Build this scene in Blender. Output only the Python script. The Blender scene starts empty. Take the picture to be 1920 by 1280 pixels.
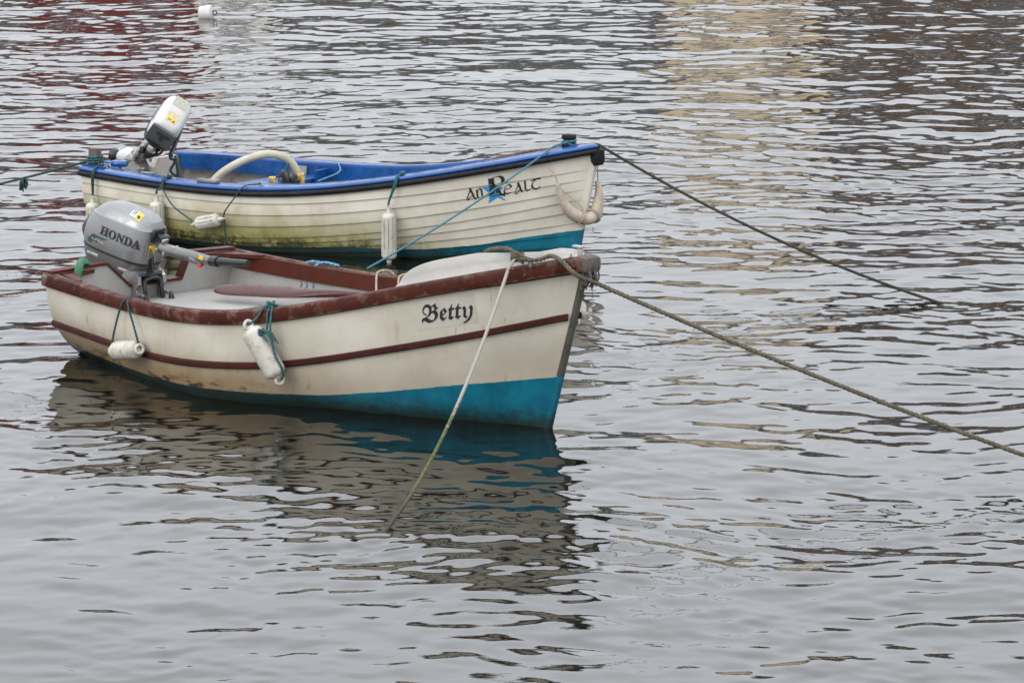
import bpy, bmesh, math, random
import numpy as np
from mathutils import Vector, Matrix
random.seed(7); rng = np.random.default_rng(11)
SC = bpy.context.scene; COL = SC.collection

# ---------------------------------------------------------------- camera
cam = bpy.data.cameras.new('camera'); camo = bpy.data.objects.new('camera', cam); COL.objects.link(camo)
cam.sensor_width = 36.0; cam.lens = 114.87; cam.clip_start = .1; cam.clip_end = 3000
camo.location = (0, 0, 3.626); camo.rotation_euler = (math.radians(90 - 11.571), 0, 0)
SC.camera = camo

# ---------------------------------------------------------------- overcast sky
SUN_EL, SUN_AZ = math.radians(33), math.radians(222)     # azimuth clockwise from +Y
wd = bpy.data.worlds.new('World'); SC.world = wd; wd.use_nodes = True
nt = wd.node_tree; nt.nodes.clear()
sky = nt.nodes.new('ShaderNodeTexSky'); sky.sky_type = 'NISHITA'; sky.sun_disc = False
sky.sun_elevation = SUN_EL; sky.sun_rotation = SUN_AZ; sky.dust_density = 2.0
hs = nt.nodes.new('ShaderNodeHueSaturation'); hs.inputs['Saturation'].default_value = .25
tcw = nt.nodes.new('ShaderNodeTexCoord'); mpw = nt.nodes.new('ShaderNodeMapping'); mpw.inputs['Scale'].default_value = (1, 1, 2.2)
nzw = nt.nodes.new('ShaderNodeTexNoise'); nzw.inputs['Scale'].default_value = 2.6; nzw.inputs['Detail'].default_value = 5
rmw = nt.nodes.new('ShaderNodeMapRange'); rmw.inputs[1].default_value = .3; rmw.inputs[2].default_value = .7; rmw.inputs[3].default_value = 15.5; rmw.inputs[4].default_value = 18.0
cl = nt.nodes.new('ShaderNodeMix'); cl.data_type = 'RGBA'; cl.blend_type = 'MULTIPLY'; cl.inputs[0].default_value = 1; cl.inputs[6].default_value = (.955, .985, 1.045, 1)
mx = nt.nodes.new('ShaderNodeMix'); mx.data_type = 'RGBA'; mx.inputs[0].default_value = .85
bg = nt.nodes.new('ShaderNodeBackground'); bg.inputs['Strength'].default_value = .12
ow = nt.nodes.new('ShaderNodeOutputWorld')
# an overcast dome brightens towards the zenith
sep = nt.nodes.new('ShaderNodeSeparateXYZ'); nt.links.new(tcw.outputs['Generated'], sep.inputs[0])
gr = nt.nodes.new('ShaderNodeMapRange'); gr.inputs[1].default_value = 0; gr.inputs[2].default_value = 1; gr.inputs[3].default_value = .80; gr.inputs[4].default_value = 1.75; nt.links.new(sep.outputs[2], gr.inputs[0])
gm = nt.nodes.new('ShaderNodeMath'); gm.operation = 'MULTIPLY'; nt.links.new(gr.outputs[0], gm.inputs[0]); nt.links.new(rmw.outputs[0], gm.inputs[1])
for a, b in ((sky.outputs[0], hs.inputs['Color']), (hs.outputs[0], mx.inputs[6]), (tcw.outputs['Generated'], mpw.inputs[0]), (mpw.outputs[0], nzw.inputs[0]),
             (nzw.outputs[0], rmw.inputs[0]), (gm.outputs[0], cl.inputs[7]), (cl.outputs[2], mx.inputs[7]), (mx.outputs[2], bg.inputs[0]), (bg.outputs[0], ow.inputs[0])):
    nt.links.new(a, b)
sl = bpy.data.lights.new('sun', 'SUN'); sl.energy = 1.4; sl.angle = math.radians(30); sl.color = (1, .96, .9)
so = bpy.data.objects.new('sun', sl); COL.objects.link(so); so.location = (0, 0, 40)
sd = Vector((math.sin(SUN_AZ) * math.cos(SUN_EL), math.cos(SUN_AZ) * math.cos(SUN_EL), math.sin(SUN_EL)))
so.rotation_euler = sd.to_track_quat('Z', 'Y').to_euler()
vs = SC.view_settings; vs.view_transform = 'Standard'; vs.look = 'None'; vs.gamma = 1; vs.exposure = -0.18; vs.use_curve_mapping = False

# ---------------------------------------------------------------- materials
class NT:
    def __init__(s, name):
        s.m = bpy.data.materials.new(name); s.m.use_nodes = True; s.t = s.m.node_tree; s.t.nodes.clear()
        s.out = s.t.nodes.new('ShaderNodeOutputMaterial'); s.b = s.t.nodes.new('ShaderNodeBsdfPrincipled')
        s.t.links.new(s.b.outputs[0], s.out.inputs[0]); s.tc = s.t.nodes.new('ShaderNodeTexCoord')
    def set(s, sock, v):
        if hasattr(v, 'links') or isinstance(v, bpy.types.NodeSocket): s.t.links.new(v, sock)
        elif isinstance(v, (tuple, list)) and sock.type == 'RGBA': sock.default_value = (*v[:3], 1)
        else: sock.default_value = v
    def noise(s, scale, detail=4, rough=.55, stretch=None, offs=0, dist=0):
        n = s.t.nodes.new('ShaderNodeTexNoise'); n.inputs['Scale'].default_value = scale; n.inputs['Detail'].default_value = detail
        n.inputs['Roughness'].default_value = rough; n.inputs['Distortion'].default_value = dist
        p = s.t.nodes.new('ShaderNodeMapping'); p.inputs['Scale'].default_value = stretch or (1, 1, 1); p.inputs['Location'].default_value = (offs, offs * .7, offs * 1.3)
        s.t.links.new(s.tc.outputs['Object'], p.inputs[0]); s.t.links.new(p.outputs[0], n.inputs[0]); return n.outputs[0]
    def rng(s, v, a, b, c=0., d=1., smooth=True):
        n = s.t.nodes.new('ShaderNodeMapRange'); n.interpolation_type = 'SMOOTHSTEP' if smooth else 'LINEAR'
        for i, x in enumerate((v, a, b, c, d)): s.set(n.inputs[i], x)
        return n.outputs[0]
    def math(s, op, a, b=0.):
        n = s.t.nodes.new('ShaderNodeMath'); n.operation = op; s.set(n.inputs[0], a); s.set(n.inputs[1], b); return n.outputs[0]
    def mix(s, f, a, b):
        n = s.t.nodes.new('ShaderNodeMix'); n.data_type = 'RGBA'; s.set(n.inputs[0], f); s.set(n.inputs[6], a); s.set(n.inputs[7], b); return n.outputs[2]
    def attr(s, nm):
        n = s.t.nodes.new('ShaderNodeAttribute'); n.attribute_name = nm; return n.outputs['Fac']
    def xyz(s, i):
        n = s.t.nodes.new('ShaderNodeSeparateXYZ'); s.t.links.new(s.tc.outputs['Object'], n.inputs[0]); return n.outputs[i]
    def bump(s, h, strength=.3, dist=.004):
        n = s.t.nodes.new('ShaderNodeBump'); n.inputs['Strength'].default_value = strength; n.inputs['Distance'].default_value = dist
        s.t.links.new(h, n.inputs['Height']); s.t.links.new(n.outputs[0], s.b.inputs['Normal'])
def sc(c, k): return tuple(min(1, x * k) for x in c)
def pmat(name, base, rough=.5, var=.2, vs=5, chip=None, camt=.62, cs=45, bump=.15, metal=0, stretch=None, dirt=None, damt=.55, spec=.5, edge=None):
    n = NT(name); c = n.mix(n.rng(n.noise(vs, 5, .6, stretch), .3, .7), sc(base, 1 - var), sc(base, 1 + var * .5))
    if dirt: c = n.mix(n.rng(n.noise(vs * 2.7, 8, .7, stretch, 3.1), damt, damt + .22, 0, .85), c, dirt)
    fine = n.noise(cs, 8, .65, stretch, 7.7)
    if chip: c = n.mix(n.rng(fine, camt, camt + .035), c, chip)
    if edge:
        g = n.t.nodes.new('ShaderNodeNewGeometry'); pe = n.math('ADD', g.outputs['Pointiness'], n.math('MULTIPLY', n.math('SUBTRACT', n.noise(14, 8, .7, None, 12), .5), .22))
        c = n.mix(n.rng(pe, .535, .575, 0, .7), c, edge)
    n.set(n.b.inputs['Base Color'], c); n.b.inputs['Metallic'].default_value = metal; n.b.inputs['Specular IOR Level'].default_value = spec
    n.set(n.b.inputs['Roughness'], n.rng(n.noise(vs * 4, 3, .6, None, 5), .3, .7, max(.03, rough - .1), min(1, rough + .12)))
    if bump: n.bump(fine, bump, .003)
    return n.m
M = {}
M['brown'] = pmat('brown_gunwale_paint', (.052, .0115, .0070), .5, .35, 6, (.22, .17, .14), .655, 38, .35, dirt=(.15, .095, .065), damt=.62, spec=.12, edge=(.13, .085, .062))
M['brownin'] = pmat('brown_inner_paint', (.066, .0145, .0085), .5, .2, 6, (.3, .25, .28), .70, 60, .15, spec=.2)
M['rail'] = pmat('brown_rail_paint', (.040, .009, .0065), .5, .3, 7, (.16, .17, .36), .68, 30, .25, spec=.15)
M['oar'] = pmat('varnished_oar_paint', (.055, .0105, .0095), .3, .25, 6, (.2, .12, .1), .72, 40, .1, stretch=(1, 4, 4), spec=.35)
M['white'] = pmat('white_moulding_paint', (.30, .288, .265), .45, .12, 5, (.16, .15, .13), .725, 55, .12, dirt=(.17, .155, .13), damt=.56)
M['deckwhite'] = pmat('white_interior_paint', (.285, .277, .26), .55, .12, 4, (.2, .18, .15), .735, 50, .2, dirt=(.17, .158, .132), damt=.54)
M['grey_in'] = pmat('grey_interior_paint', (.40, .37, .33), .55, .25, 4, None, 0, 40, .25, dirt=(.17, .16, .13), damt=.5)
M['blue'] = pmat('blue_gloss_paint', (.003, .052, .20), .28, .25, 5, (.05, .30, .42), .70, 34, .12)
M['rubber'] = pmat('black_rubber_band', (.015, .0145, .0155), .55, .3, 8, (.09, .08, .08), .70, 30, .2, dirt=(.045, .04, .038), damt=.6, spec=.15)
M['black'] = pmat('black_plastic', (.008, .008, .009), .4, .2, 12, None, 0, 80, .05)
M['weath'] = pmat('weathered_grey_wood', (.085, .072, .060), .85, .4, 10, (.05, .025, .02), .62, 30, .5, stretch=(1, 5, 5))
M['stem'] = pmat('grey_metal_band', (.10, .09, .075), .5, .3, 9, (.2, .1, .05), .70, 30, .2, metal=.3)
M['fender'] = pmat('white_fender_vinyl', (.44, .42, .365), .45, .12, 8, (.22, .18, .12), .665, 30, .12, dirt=(.24, .19, .125), damt=.49)
M['bowf'] = pmat('dirty_beige_fender', (.40, .34, .27), .65, .25, 9, (.17, .13, .1), .63, 30, .4, dirt=(.26, .2, .16), damt=.52)
M['teal'] = pmat('teal_cord', (.010, .075, .082), .75, .4, 40, (.05, .16, .15), .6, 120, .3)
M['dteal'] = pmat('dark_teal_cord', (.008, .042, .042), .75, .4, 40, (.02, .09, .08), .6, 120, .3)
M['cyan'] = pmat('cyan_cord', (.012, .115, .16), .65, .3, 40, None, 0, 120, .2)
M['ltblue'] = pmat('faded_blue_cord', (.08, .22, .33), .7, .3, 40, None, 0, 120, .2)
M['string'] = pmat('beige_string', (.32, .27, .2), .8, .3, 40, None, 0, 120, .2)
M['rope'] = pmat('weathered_hemp_rope', (.085, .072, .048), .9, .4, 30, (.04, .036, .022), .56, 90, .4)
M['darkrope'] = pmat('dark_olive_rope', (.026, .024, .016), .9, .5, 20, (.06, .05, .035), .64, 90, .4)
M['brownrope'] = pmat('brown_twisted_rope', (.12, .075, .045), .9, .4, 30, None, 0, 90, .3)
M['silver'] = pmat('silver_grey_engine_paint', (.225, .228, .232), .32, .08, 6, (.4, .4, .4), .76, 120, .03, metal=.55)
M['silver2'] = pmat('silver_grey_lower_paint', (.15, .148, .143), .34, .08, 6, None, 0, 120, .03, metal=.5)
M['alu'] = pmat('cast_aluminium', (.30, .295, .285), .38, .25, 20, (.2, .18, .16), .66, 60, .2, metal=.75)
M['engw'] = pmat('white_engine_paint', (.46, .465, .46), .4, .08, 8, (.35, .35, .34), .72, 80, .05)
M['engd'] = pmat('dark_grey_engine_panel', (.055, .06, .07), .4, .15, 10, None, 0, 80, .05)
M['yellow'] = pmat('yellow_sticker', (.62, .40, .02), .5, .1, 20, None, 0, 80, 0)
M['cream_st'] = pmat('faded_sticker', (.50, .43, .25), .6, .25, 60, None, 0, 80, 0)
M['grey_st'] = pmat('faded_grey_sticker', (.36, .35, .29), .6, .2, 60, None, 0, 80, 0)
M['white_st'] = pmat('white_sticker', (.7, .7, .7), .5, .05, 20, None, 0, 80, 0)
M['ink'] = pmat('black_lettering', (.008, .008, .009), .5, .1, 20, None, 0, 80, 0)
M['greenink'] = pmat('dark_green_decal', (.012, .05, .045), .5, .3, 40, None, 0, 80, 0)
M['starblue'] = pmat('blue_star_decal', (.012, .19, .43), .45, .15, 20, None, 0, 80, 0)
M['film'] = pmat('clear_backing_film', (.415, .39, .335), .4, .1, 9, None, 0, 60, 0)
M['redp'] = pmat('red_plastic_button', (.55, .02, .02), .4, .1, 20, None, 0, 80, 0)
M['brass'] = pmat('worn_brass', (.45, .33, .10), .4, .3, 20, (.1, .08, .04), .62, 50, .2, metal=.6)
M['paintrun'] = pmat('blue_paint_run', (.05, .10, .30), .5)
M['greenhose'] = pmat('green_hose', (.012, .12, .05), .45, .2, 15, None, 0, 60, .1)
M['hose'] = pmat('cream_hose', (.37, .345, .27), .45, .2, 10, (.3, .27, .2), .7, 40, .15)
M['buoy'] = pmat('white_buoy_plastic', (.45, .45, .43), .5, .1, 8, None, 0, 40, .1, dirt=(.3, .3, .22), damt=.6)
M['galv'] = pmat('galvanised_plate', (.18, .18, .18), .5, .25, 12, (.12, .1, .08), .66, 40, .2, metal=.5)

def hull_mat(name, kind):
    n = NT(name); ph = n.attr('ph'); ux = n.xyz(0); zz = n.xyz(2)
    mott = n.noise(3, 6, .6); fine = n.noise(26, 8, .7, None, 3); strk = n.noise(9, 6, .65, (1, 1, .12), 9)
    if kind == 'A':
        c = n.mix(n.rng(mott, .3, .7), (.395, .365, .295), (.495, .462, .388))
        c = n.mix(n.rng(strk, .60, .78, 0, .45), c, (.25, .19, .12))
        c = n.mix(n.rng(fine, .70, .74, 0, .7), c, (.22, .18, .14))
        run = n.noise(34, 5, .6, (1, 1, .045), 21); c = n.mix(n.math('MULTIPLY', n.rng(run, .63, .68, 0, .5), n.rng(n.noise(2.2, 3, .5, None, 31), .45, .6)), c, (.20, .14, .085))
        scf = n.noise(20, 9, .75, (.5, .5, 2.2), 41); c = n.mix(n.rng(scf, .665, .69, 0, .55), c, (.17, .15, .13))
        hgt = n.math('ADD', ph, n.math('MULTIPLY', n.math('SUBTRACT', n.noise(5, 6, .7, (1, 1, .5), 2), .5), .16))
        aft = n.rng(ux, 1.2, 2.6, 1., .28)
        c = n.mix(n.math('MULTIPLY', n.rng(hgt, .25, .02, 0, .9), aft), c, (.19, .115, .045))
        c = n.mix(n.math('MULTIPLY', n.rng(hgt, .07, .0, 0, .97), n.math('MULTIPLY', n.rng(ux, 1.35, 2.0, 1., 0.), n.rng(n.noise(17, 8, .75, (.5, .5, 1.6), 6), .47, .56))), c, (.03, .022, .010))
    else:
        c = n.mix(n.rng(mott, .3, .7), (.435, .402, .33), (.55, .516, .44))
        c = n.mix(n.rng(strk, .58, .78, 0, .4), c, (.35, .30, .20))
        hgt = n.math('ADD', zz, n.math('MULTIPLY', n.math('SUBTRACT', n.noise(4.5, 7, .7, (1, 1, .7), 2), .5), .26))
        aft = n.math('MULTIPLY', n.rng(ux, 1.7, 3.0, 1., .0), n.rng(ux, .0, .5, .75, 1.))
        c = n.mix(n.math('MULTIPLY', n.rng(hgt, .32, .10, 0, .85), aft), c, (.21, .185, .045))
        c = n.mix(n.math('MULTIPLY', n.math('MULTIPLY', n.rng(hgt, .15, .05, 0, .9), aft), n.rng(n.noise(22, 8, .75, None, 6), .42, .55)), c, (.10, .11, .014))
        c = n.mix(n.math('MULTIPLY', n.math('MULTIPLY', n.rng(hgt, .10, .03, 0, .95), aft), n.rng(n.noise(15, 8, .75, None, 16), .40, .52)), c, (.022, .020, .008))
        c = n.mix(n.rng(fine, .69, .73, 0, .6), c, (.20, .17, .12))
    turq = n.mix(n.rng(n.noise(8, 6, .65, None, 4), .3, .7), (.0015, .082, .135), (.003, .135, .19))
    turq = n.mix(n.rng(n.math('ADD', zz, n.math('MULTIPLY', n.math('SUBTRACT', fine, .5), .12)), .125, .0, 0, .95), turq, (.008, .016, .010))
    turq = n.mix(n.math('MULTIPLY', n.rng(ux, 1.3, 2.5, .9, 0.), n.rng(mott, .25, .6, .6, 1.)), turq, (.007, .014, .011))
    turq = n.mix(n.rng(fine, .72, .75, 0, .5), turq, (.12, .16, .15))
    edge = n.math('ADD', ph, n.math('MULTIPLY', n.math('SUBTRACT', n.noise(22, 4, .6, None, 8), .5), .010))
    c = n.mix(n.rng(edge, -.0012, .0012), turq, c)
    n.set(n.b.inputs['Base Color'], c)
    n.set(n.b.inputs['Roughness'], n.rng(mott, .3, .7, .34, .5)); n.b.inputs['Specular IOR Level'].default_value = .3; n.bump(fine, .10, .003)
    return n.m
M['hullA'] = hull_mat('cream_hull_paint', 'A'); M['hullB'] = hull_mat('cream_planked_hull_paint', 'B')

def water_mat():
    n = NT('harbour_water'); n.b.inputs['Roughness'].default_value = .015; n.b.inputs['IOR'].default_value = 1.7
    n.set(n.b.inputs['Base Color'], n.mix(n.rng(n.noise(.35, 3), .3, .7), (.0030, .0034, .0020), (.0055, .0056, .0035)))
    b1 = n.noise(16, 4, .5, (.45, 1, 1)); b2 = n.noise(60, 2, .5, (.5, 1, 1), 4)
    n.bump(n.math('ADD', b1, n.math('MULTIPLY', b2, .12)), .06, .012)
    return n.m
M['water'] = water_mat()
def stone_mat(name, a, b, mortar, s=2.2):
    n = NT(name); br = n.t.nodes.new('ShaderNodeTexBrick'); br.inputs['Scale'].default_value = s
    n.t.links.new(n.tc.outputs['Generated'], br.inputs[0]); n.set(br.inputs['Color1'], a); n.set(br.inputs['Color2'], b); n.set(br.inputs['Mortar'], mortar)
    n.set(n.b.inputs['Base Color'], n.mix(n.rng(n.noise(1.2, 6, .7), .35, .75, 0, .6), br.outputs[0], mortar)); n.b.inputs['Roughness'].default_value = .9
    return n.m
M['quay'] = stone_mat('quay_stone', (.12, .105, .085), (.09, .08, .07), (.05, .048, .04), 9)
M['land'] = pmat('paved_land', (.13, .12, .11), .9, .3, .3)
M['slate'] = pmat('roof_slate', (.05, .052, .058), .7, .3, 1.5)
M['pane'] = pmat('window_glass', (.02, .025, .03), .08, .2, 1)
M['frame'] = pmat('white_window_frame', (.7, .7, .68), .5, .1, 2)

# ---------------------------------------------------------------- mesh helpers
class MB:
    def __init__(s): s.V = []; s.F = []; s.n = 0; s.A = []
    def add(s, V, F, A=None):
        V = np.asarray(V, float).reshape(-1, 3); s.V.append(V); s.F += [tuple(i + s.n for i in f) for f in F]; s.n += len(V)
        s.A.append(np.zeros(len(V)) if A is None else np.asarray(A, float).ravel()); return s
    def grid(s, P, cu=False, cv=False, c0=False, c1=False, A=None, flip=False):
        P = np.asarray(P, float); n, m = P.shape[:2]; F = []
        for i in range(n if cu else n - 1):
            for j in range(m if cv else m - 1):
                f = (i * m + j, ((i + 1) % n) * m + j, ((i + 1) % n) * m + (j + 1) % m, i * m + (j + 1) % m)
                F.append(f[::-1] if flip else f)
        if c0: F.append(tuple(range(m)))
        if c1: F.append(tuple((n - 1) * m + j for j in range(m))[::-1])
        return s.add(P, F, A)
    def tube(s, path, r, n=8, lobes=0, pitch=.05, depth=.16):
        p = np.asarray(path, float); k = len(p); r = np.broadcast_to(np.asarray(r, float), (k,))
        t = np.gradient(p, axis=0); t /= np.linalg.norm(t, axis=1)[:, None] + 1e-12
        u = np.cross(t[0], [0, 0, 1.]);
        if np.linalg.norm(u) < 1e-3: u = np.cross(t[0], [1., 0, 0])
        U = []
        for i in range(k):
            u = u - t[i] * (u @ t[i]); u = u / (np.linalg.norm(u) + 1e-12); U.append(u)
        U = np.array(U); W = np.cross(t, U); a = np.linspace(0, 2 * np.pi, n, endpoint=False)
        L = np.r_[0, np.cumsum(np.linalg.norm(np.diff(p, axis=0), axis=1))]
        rr = r[:, None] * (1 + (depth * np.cos(lobes * a[None] + 2 * np.pi * L[:, None] / pitch) if lobes else 0 * a[None]))
        P = p[:, None] + rr[..., None] * (np.cos(a)[None, :, None] * U[:, None] + np.sin(a)[None, :, None] * W[:, None])
        return s.grid(P, cv=True, c0=True, c1=True)
    def strands(s, path, r, pitch=.08, n=6):
        p = np.asarray(path, float); t = np.gradient(p, axis=0); t /= np.linalg.norm(t, axis=1)[:, None] + 1e-12; u = np.cross(t[0], [.13, .07, 1.]); U = []
        for i in range(len(p)): u = u - t[i] * (u @ t[i]); u = u / np.linalg.norm(u); U.append(u)
        U = np.array(U); W = np.cross(t, U); L = np.r_[0, np.cumsum(np.linalg.norm(np.diff(p, axis=0), axis=1))]
        for k in range(3):
            a = 2 * np.pi * (L / pitch + k / 3); s.tube(p + (np.cos(a)[:, None] * U + np.sin(a)[:, None] * W) * r * .5, r * .56, n)
        return s
    def box(s, c, d, R=None, bev=0):
        bm = bmesh.new(); bmesh.ops.create_cube(bm, size=1)
        bmesh.ops.scale(bm, vec=d, verts=bm.verts)
        if bev: bmesh.ops.bevel(bm, geom=list(bm.edges), offset=bev, segments=2, affect='EDGES', profile=.5)
        V = np.array([v.co[:] for v in bm.verts]); bm.verts.index_update(); F = [tuple(v.index for v in f.verts) for f in bm.faces]; bm.free()
        if R is not None: V = V @ np.asarray(R, float).T
        return s.add(V + np.asarray(c, float), F)
    def lathe(s, prof, p0, p1, n=20, flute=0, fd=.05, frange=(0, 1)):
        p0 = np.asarray(p0, float); p1 = np.asarray(p1, float); ax = p1 - p0; l = np.linalg.norm(ax); ax /= l
        u = np.cross(ax, [0, 0, 1.]) if abs(ax[2]) < .9 else np.cross(ax, [1., 0, 0]); u /= np.linalg.norm(u); w = np.cross(ax, u)
        a = np.linspace(0, 2 * np.pi, n, endpoint=False); P = []
        for (h, r) in prof:
            k = fd if flute and frange[0] <= h <= frange[1] else 0
            rr = r * (1 - k * np.clip(np.cos(flute * a) * 2.2 - 1.2, 0, 1))
            P.append(p0 + ax * l * h + (np.cos(a) * rr)[:, None] * u + (np.sin(a) * rr)[:, None] * w)
        return s.grid(np.array(P), cv=True, c0=True, c1=True)
    def torus(s, c, nrm, R, r, n=16, m=8):
        nrm = np.asarray(nrm, float); nrm /= np.linalg.norm(nrm); u = np.cross(nrm, [0, 0, 1.]) if abs(nrm[2]) < .9 else np.cross(nrm, [1., 0, 0]); u /= np.linalg.norm(u); w = np.cross(nrm, u)
        P = []
        for a in np.linspace(0, 2 * np.pi, n, endpoint=False):
            d = np.cos(a) * u + np.sin(a) * w
            P.append([np.asarray(c) + d * (R + r * np.cos(b)) + nrm * r * np.sin(b) for b in np.linspace(0, 2 * np.pi, m, endpoint=False)])
        return s.grid(np.array(P), cu=True, cv=True)
    def prism(s, poly, d0, d1, fn):      # poly of (a,b); fn(a,b,d) -> xyz
        n = len(poly); V = [fn(a, b, d0) for a, b in poly] + [fn(a, b, d1) for a, b in poly]
        F = [tuple(range(n)), tuple(range(2 * n - 1, n - 1, -1))] + [(i, i + n, (i + 1) % n + n, (i + 1) % n) for i in range(n)]
        return s.add(V, F)
    def build(s, name, mat, parent=None, ang=40, org=None, attr=None, fix=True):
        V = np.concatenate(s.V)
        if org is not None: V = V - np.asarray(org, float)
        me = bpy.data.meshes.new(name); me.from_pydata(V.tolist(), [], s.F); 
        if attr:
            a = me.attributes.new(attr, 'FLOAT', 'POINT'); a.data.foreach_set('value', np.concatenate(s.A).astype(np.float32))
        me.materials.append(M[mat])
        if fix:
            bm = bmesh.new(); bm.from_mesh(me); bmesh.ops.recalc_face_normals(bm, faces=bm.faces); bm.to_mesh(me); bm.free()
        me.shade_smooth(); me.set_sharp_from_angle(angle=math.radians(ang))
        o = bpy.data.objects.new(name, me); COL.objects.link(o)
        if parent is not None: o.parent = parent
        elif org is not None: o.location = org
        return o
def tag(o, label, cat=None, group=None, kind=None):
    if label: o['label'] = label
    if cat: o['category'] = cat
    if group: o['group'] = group
    if kind: o['kind'] = kind
    return o
def thing(name, label, cat, loc, group=None):
    o = bpy.data.objects.new(name, None); o.empty_display_size = .1; COL.objects.link(o); o.location = loc
    return tag(o, label, cat, group)
def crom(pts, k=8):      # Catmull-Rom
    p = np.asarray(pts, float); p = np.vstack([2 * p[0] - p[1], p, 2 * p[-1] - p[-2]]); out = []
    for i in range(1, len(p) - 2):
        for t in np.linspace(0, 1, k, endpoint=False):
            out.append(.5 * ((2 * p[i]) + (p[i + 1] - p[i - 1]) * t + (2 * p[i - 1] - 5 * p[i] + 4 * p[i + 1] - p[i + 2]) * t ** 2 + (3 * p[i] - p[i - 1] - 3 * p[i + 1] + p[i + 2]) * t ** 3))
    return np.array(out + [p[-2]])
def sagline(a, b, sag, n=60):
    t = np.linspace(0, 1, n)[:, None]; P = np.asarray(a, float) * (1 - t) + np.asarray(b, float) * t; P[:, 2] -= (4 * sag * t * (1 - t))[:, 0]; return P
def dens(p, step):
    p = np.asarray(p, float); L = np.r_[0, np.cumsum(np.linalg.norm(np.diff(p, axis=0), axis=1))]; q = np.linspace(0, L[-1], max(2, int(L[-1] / step)))
    return np.stack([np.interp(q, L, p[:, i]) for i in range(3)], 1)
def text_geo(body, size=1.0, offset=0.0):
    c = bpy.data.curves.new('t', 'FONT'); c.body = body; c.size = size; c.offset = offset; c.resolution_u = 5
    o = bpy.data.objects.new('t', c); COL.objects.link(o); bpy.context.view_layer.update()
    me = bpy.data.meshes.new_from_object(o.evaluated_get(bpy.context.evaluated_depsgraph_get()))
    bm = bmesh.new(); bm.from_mesh(me); bmesh.ops.remove_doubles(bm, verts=bm.verts, dist=1e-5); bmesh.ops.triangulate(bm, faces=bm.faces); bm.verts.index_update()
    V = np.array([v.co[:] for v in bm.verts]); F = [tuple(v.index for v in f.verts) for f in bm.faces]; bm.free()
    bpy.data.objects.remove(o); bpy.data.curves.remove(c); bpy.data.meshes.remove(me); return V, F

# ---------------------------------------------------------------- water
def waves(X, Y, n, l0, l1, spread, rms, seed, main=-math.pi / 2):
    r = np.random.default_rng(seed); H = np.zeros_like(X); lam = l0 * (l1 / l0) ** r.random(n); th = main + r.normal(0, spread, n); ph = r.random(n) * 2 * np.pi
    for l, t, p in zip(lam, th, ph):
        k = 2 * math.pi / l; H += (rms * math.sqrt(2 / n) / k) * np.sin(k * (X * math.cos(t) + Y * math.sin(t)) + p)
    return H
def axis(lo, hi, step, g, far0, far1):
    c = list(np.arange(lo, hi, step)); a = []; x = lo; d = step
    while x > far0: d *= g; x -= d; a.append(x)
    b = []; x = c[-1]; d = step
    while x < far1: d *= g; x += d; b.append(x)
    return np.array(a[::-1] + c + b)
ys = [11.0]
while ys[-1] < 46: ys.append(ys[-1] + .0013 * ys[-1] * (1 if ys[-1] < 24 else 1.25))
d = ys[-1] - ys[-2]
while ys[-1] < 103: d *= 1.06; ys.append(ys[-1] + d)
pre = []; x = 11.; d = .015
while x > -40: d *= 1.12; x -= d; pre.append(x)
ys = np.array(pre[::-1] + ys)
xs = axis(-4.2, 4.2, .0135, 1.012, -160, 160)
X, Y = np.meshgrid(xs, ys, indexing='ij')
wx = X + .10 * np.sin(1.7 * Y + .6 * X) + .06 * np.sin(3.1 * X + 1.3 * Y); wy = Y + .10 * np.sin(1.3 * X + .4 * Y) + .05 * np.sin(2.9 * X - 1.1 * Y)
sm = lambda a, b, v: np.clip((v - a) / (b - a), 0, 1) ** 2 * (3 - 2 * np.clip((v - a) / (b - a), 0, 1))
patch = .5 + .5 * np.sin(.35 * X + .21 * Y + 1.) * np.sin(.17 * X - .31 * Y + 2.) + .25 * np.sin(.9 * X + .55 * Y)
chop = (.68 + .32 * sm(14.5, 25, Y + 1.2 * np.sin(.6 * X))) * (.72 + .4 * patch)
fade = np.clip(1 - (np.abs(X) - 12) / 20, 0, 1) * np.clip(1 - (Y - 60) / 40, 0.0, 1) * np.clip((Y - 2) / 6, 0, 1)
H = (waves(wx, wy, 80, .14, .58, .58, .058, 3) * chop + waves(wx, wy, 60, .085, .22, .65, .042, 13) * chop * (.55 + .55 * patch) * np.clip(1.6 - Y / 45, .2, 1) + waves(wx, wy, 26, .7, 2.4, .45, .024, 5, -1.35) * (.6 + .4 * chop)) * fade
cap = np.clip(np.sin(.8 * X + 1.1 * Y + 1.3 * np.sin(.5 * X)) * np.sin(.45 * X - .7 * Y + .5), 0, 1) ** 1.5 + 1.3 * np.exp(-(((X + .75) / 1.5) ** 2 + ((Y - 13.25) / 1.2) ** 2) / .3)
H += waves(wx, wy, 40, .075, .16, .7, .038, 9) * cap * fade * sm(40, 25, Y)
for (rx, ry) in ((-.591, 13.465), (2.573, 18.836)):
    rr = np.hypot(X - rx, Y - ry); H += .0014 * np.sin(rr * 2 * np.pi / .085) * np.exp(-rr / .32) * (rr < 2)
nx, ny = X.shape
me = bpy.data.meshes.new('water'); nv = nx * ny; me.vertices.add(nv)
me.vertices.foreach_set('co', np.stack([X, Y, H], -1).astype(np.float32).ravel())
I = np.arange(nv, dtype=np.int32).reshape(nx, ny); Q = np.stack([I[:-1, :-1], I[1:, :-1], I[1:, 1:], I[:-1, 1:]], -1).reshape(-1)
nf = len(Q) // 4; me.loops.add(len(Q)); me.loops.foreach_set('vertex_index', Q); me.polygons.add(nf); me.polygons.foreach_set('loop_start', np.arange(nf, dtype=np.int32) * 4)
me.update(calc_edges=True); me.shade_smooth(); me.materials.append(M['water'])
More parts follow.
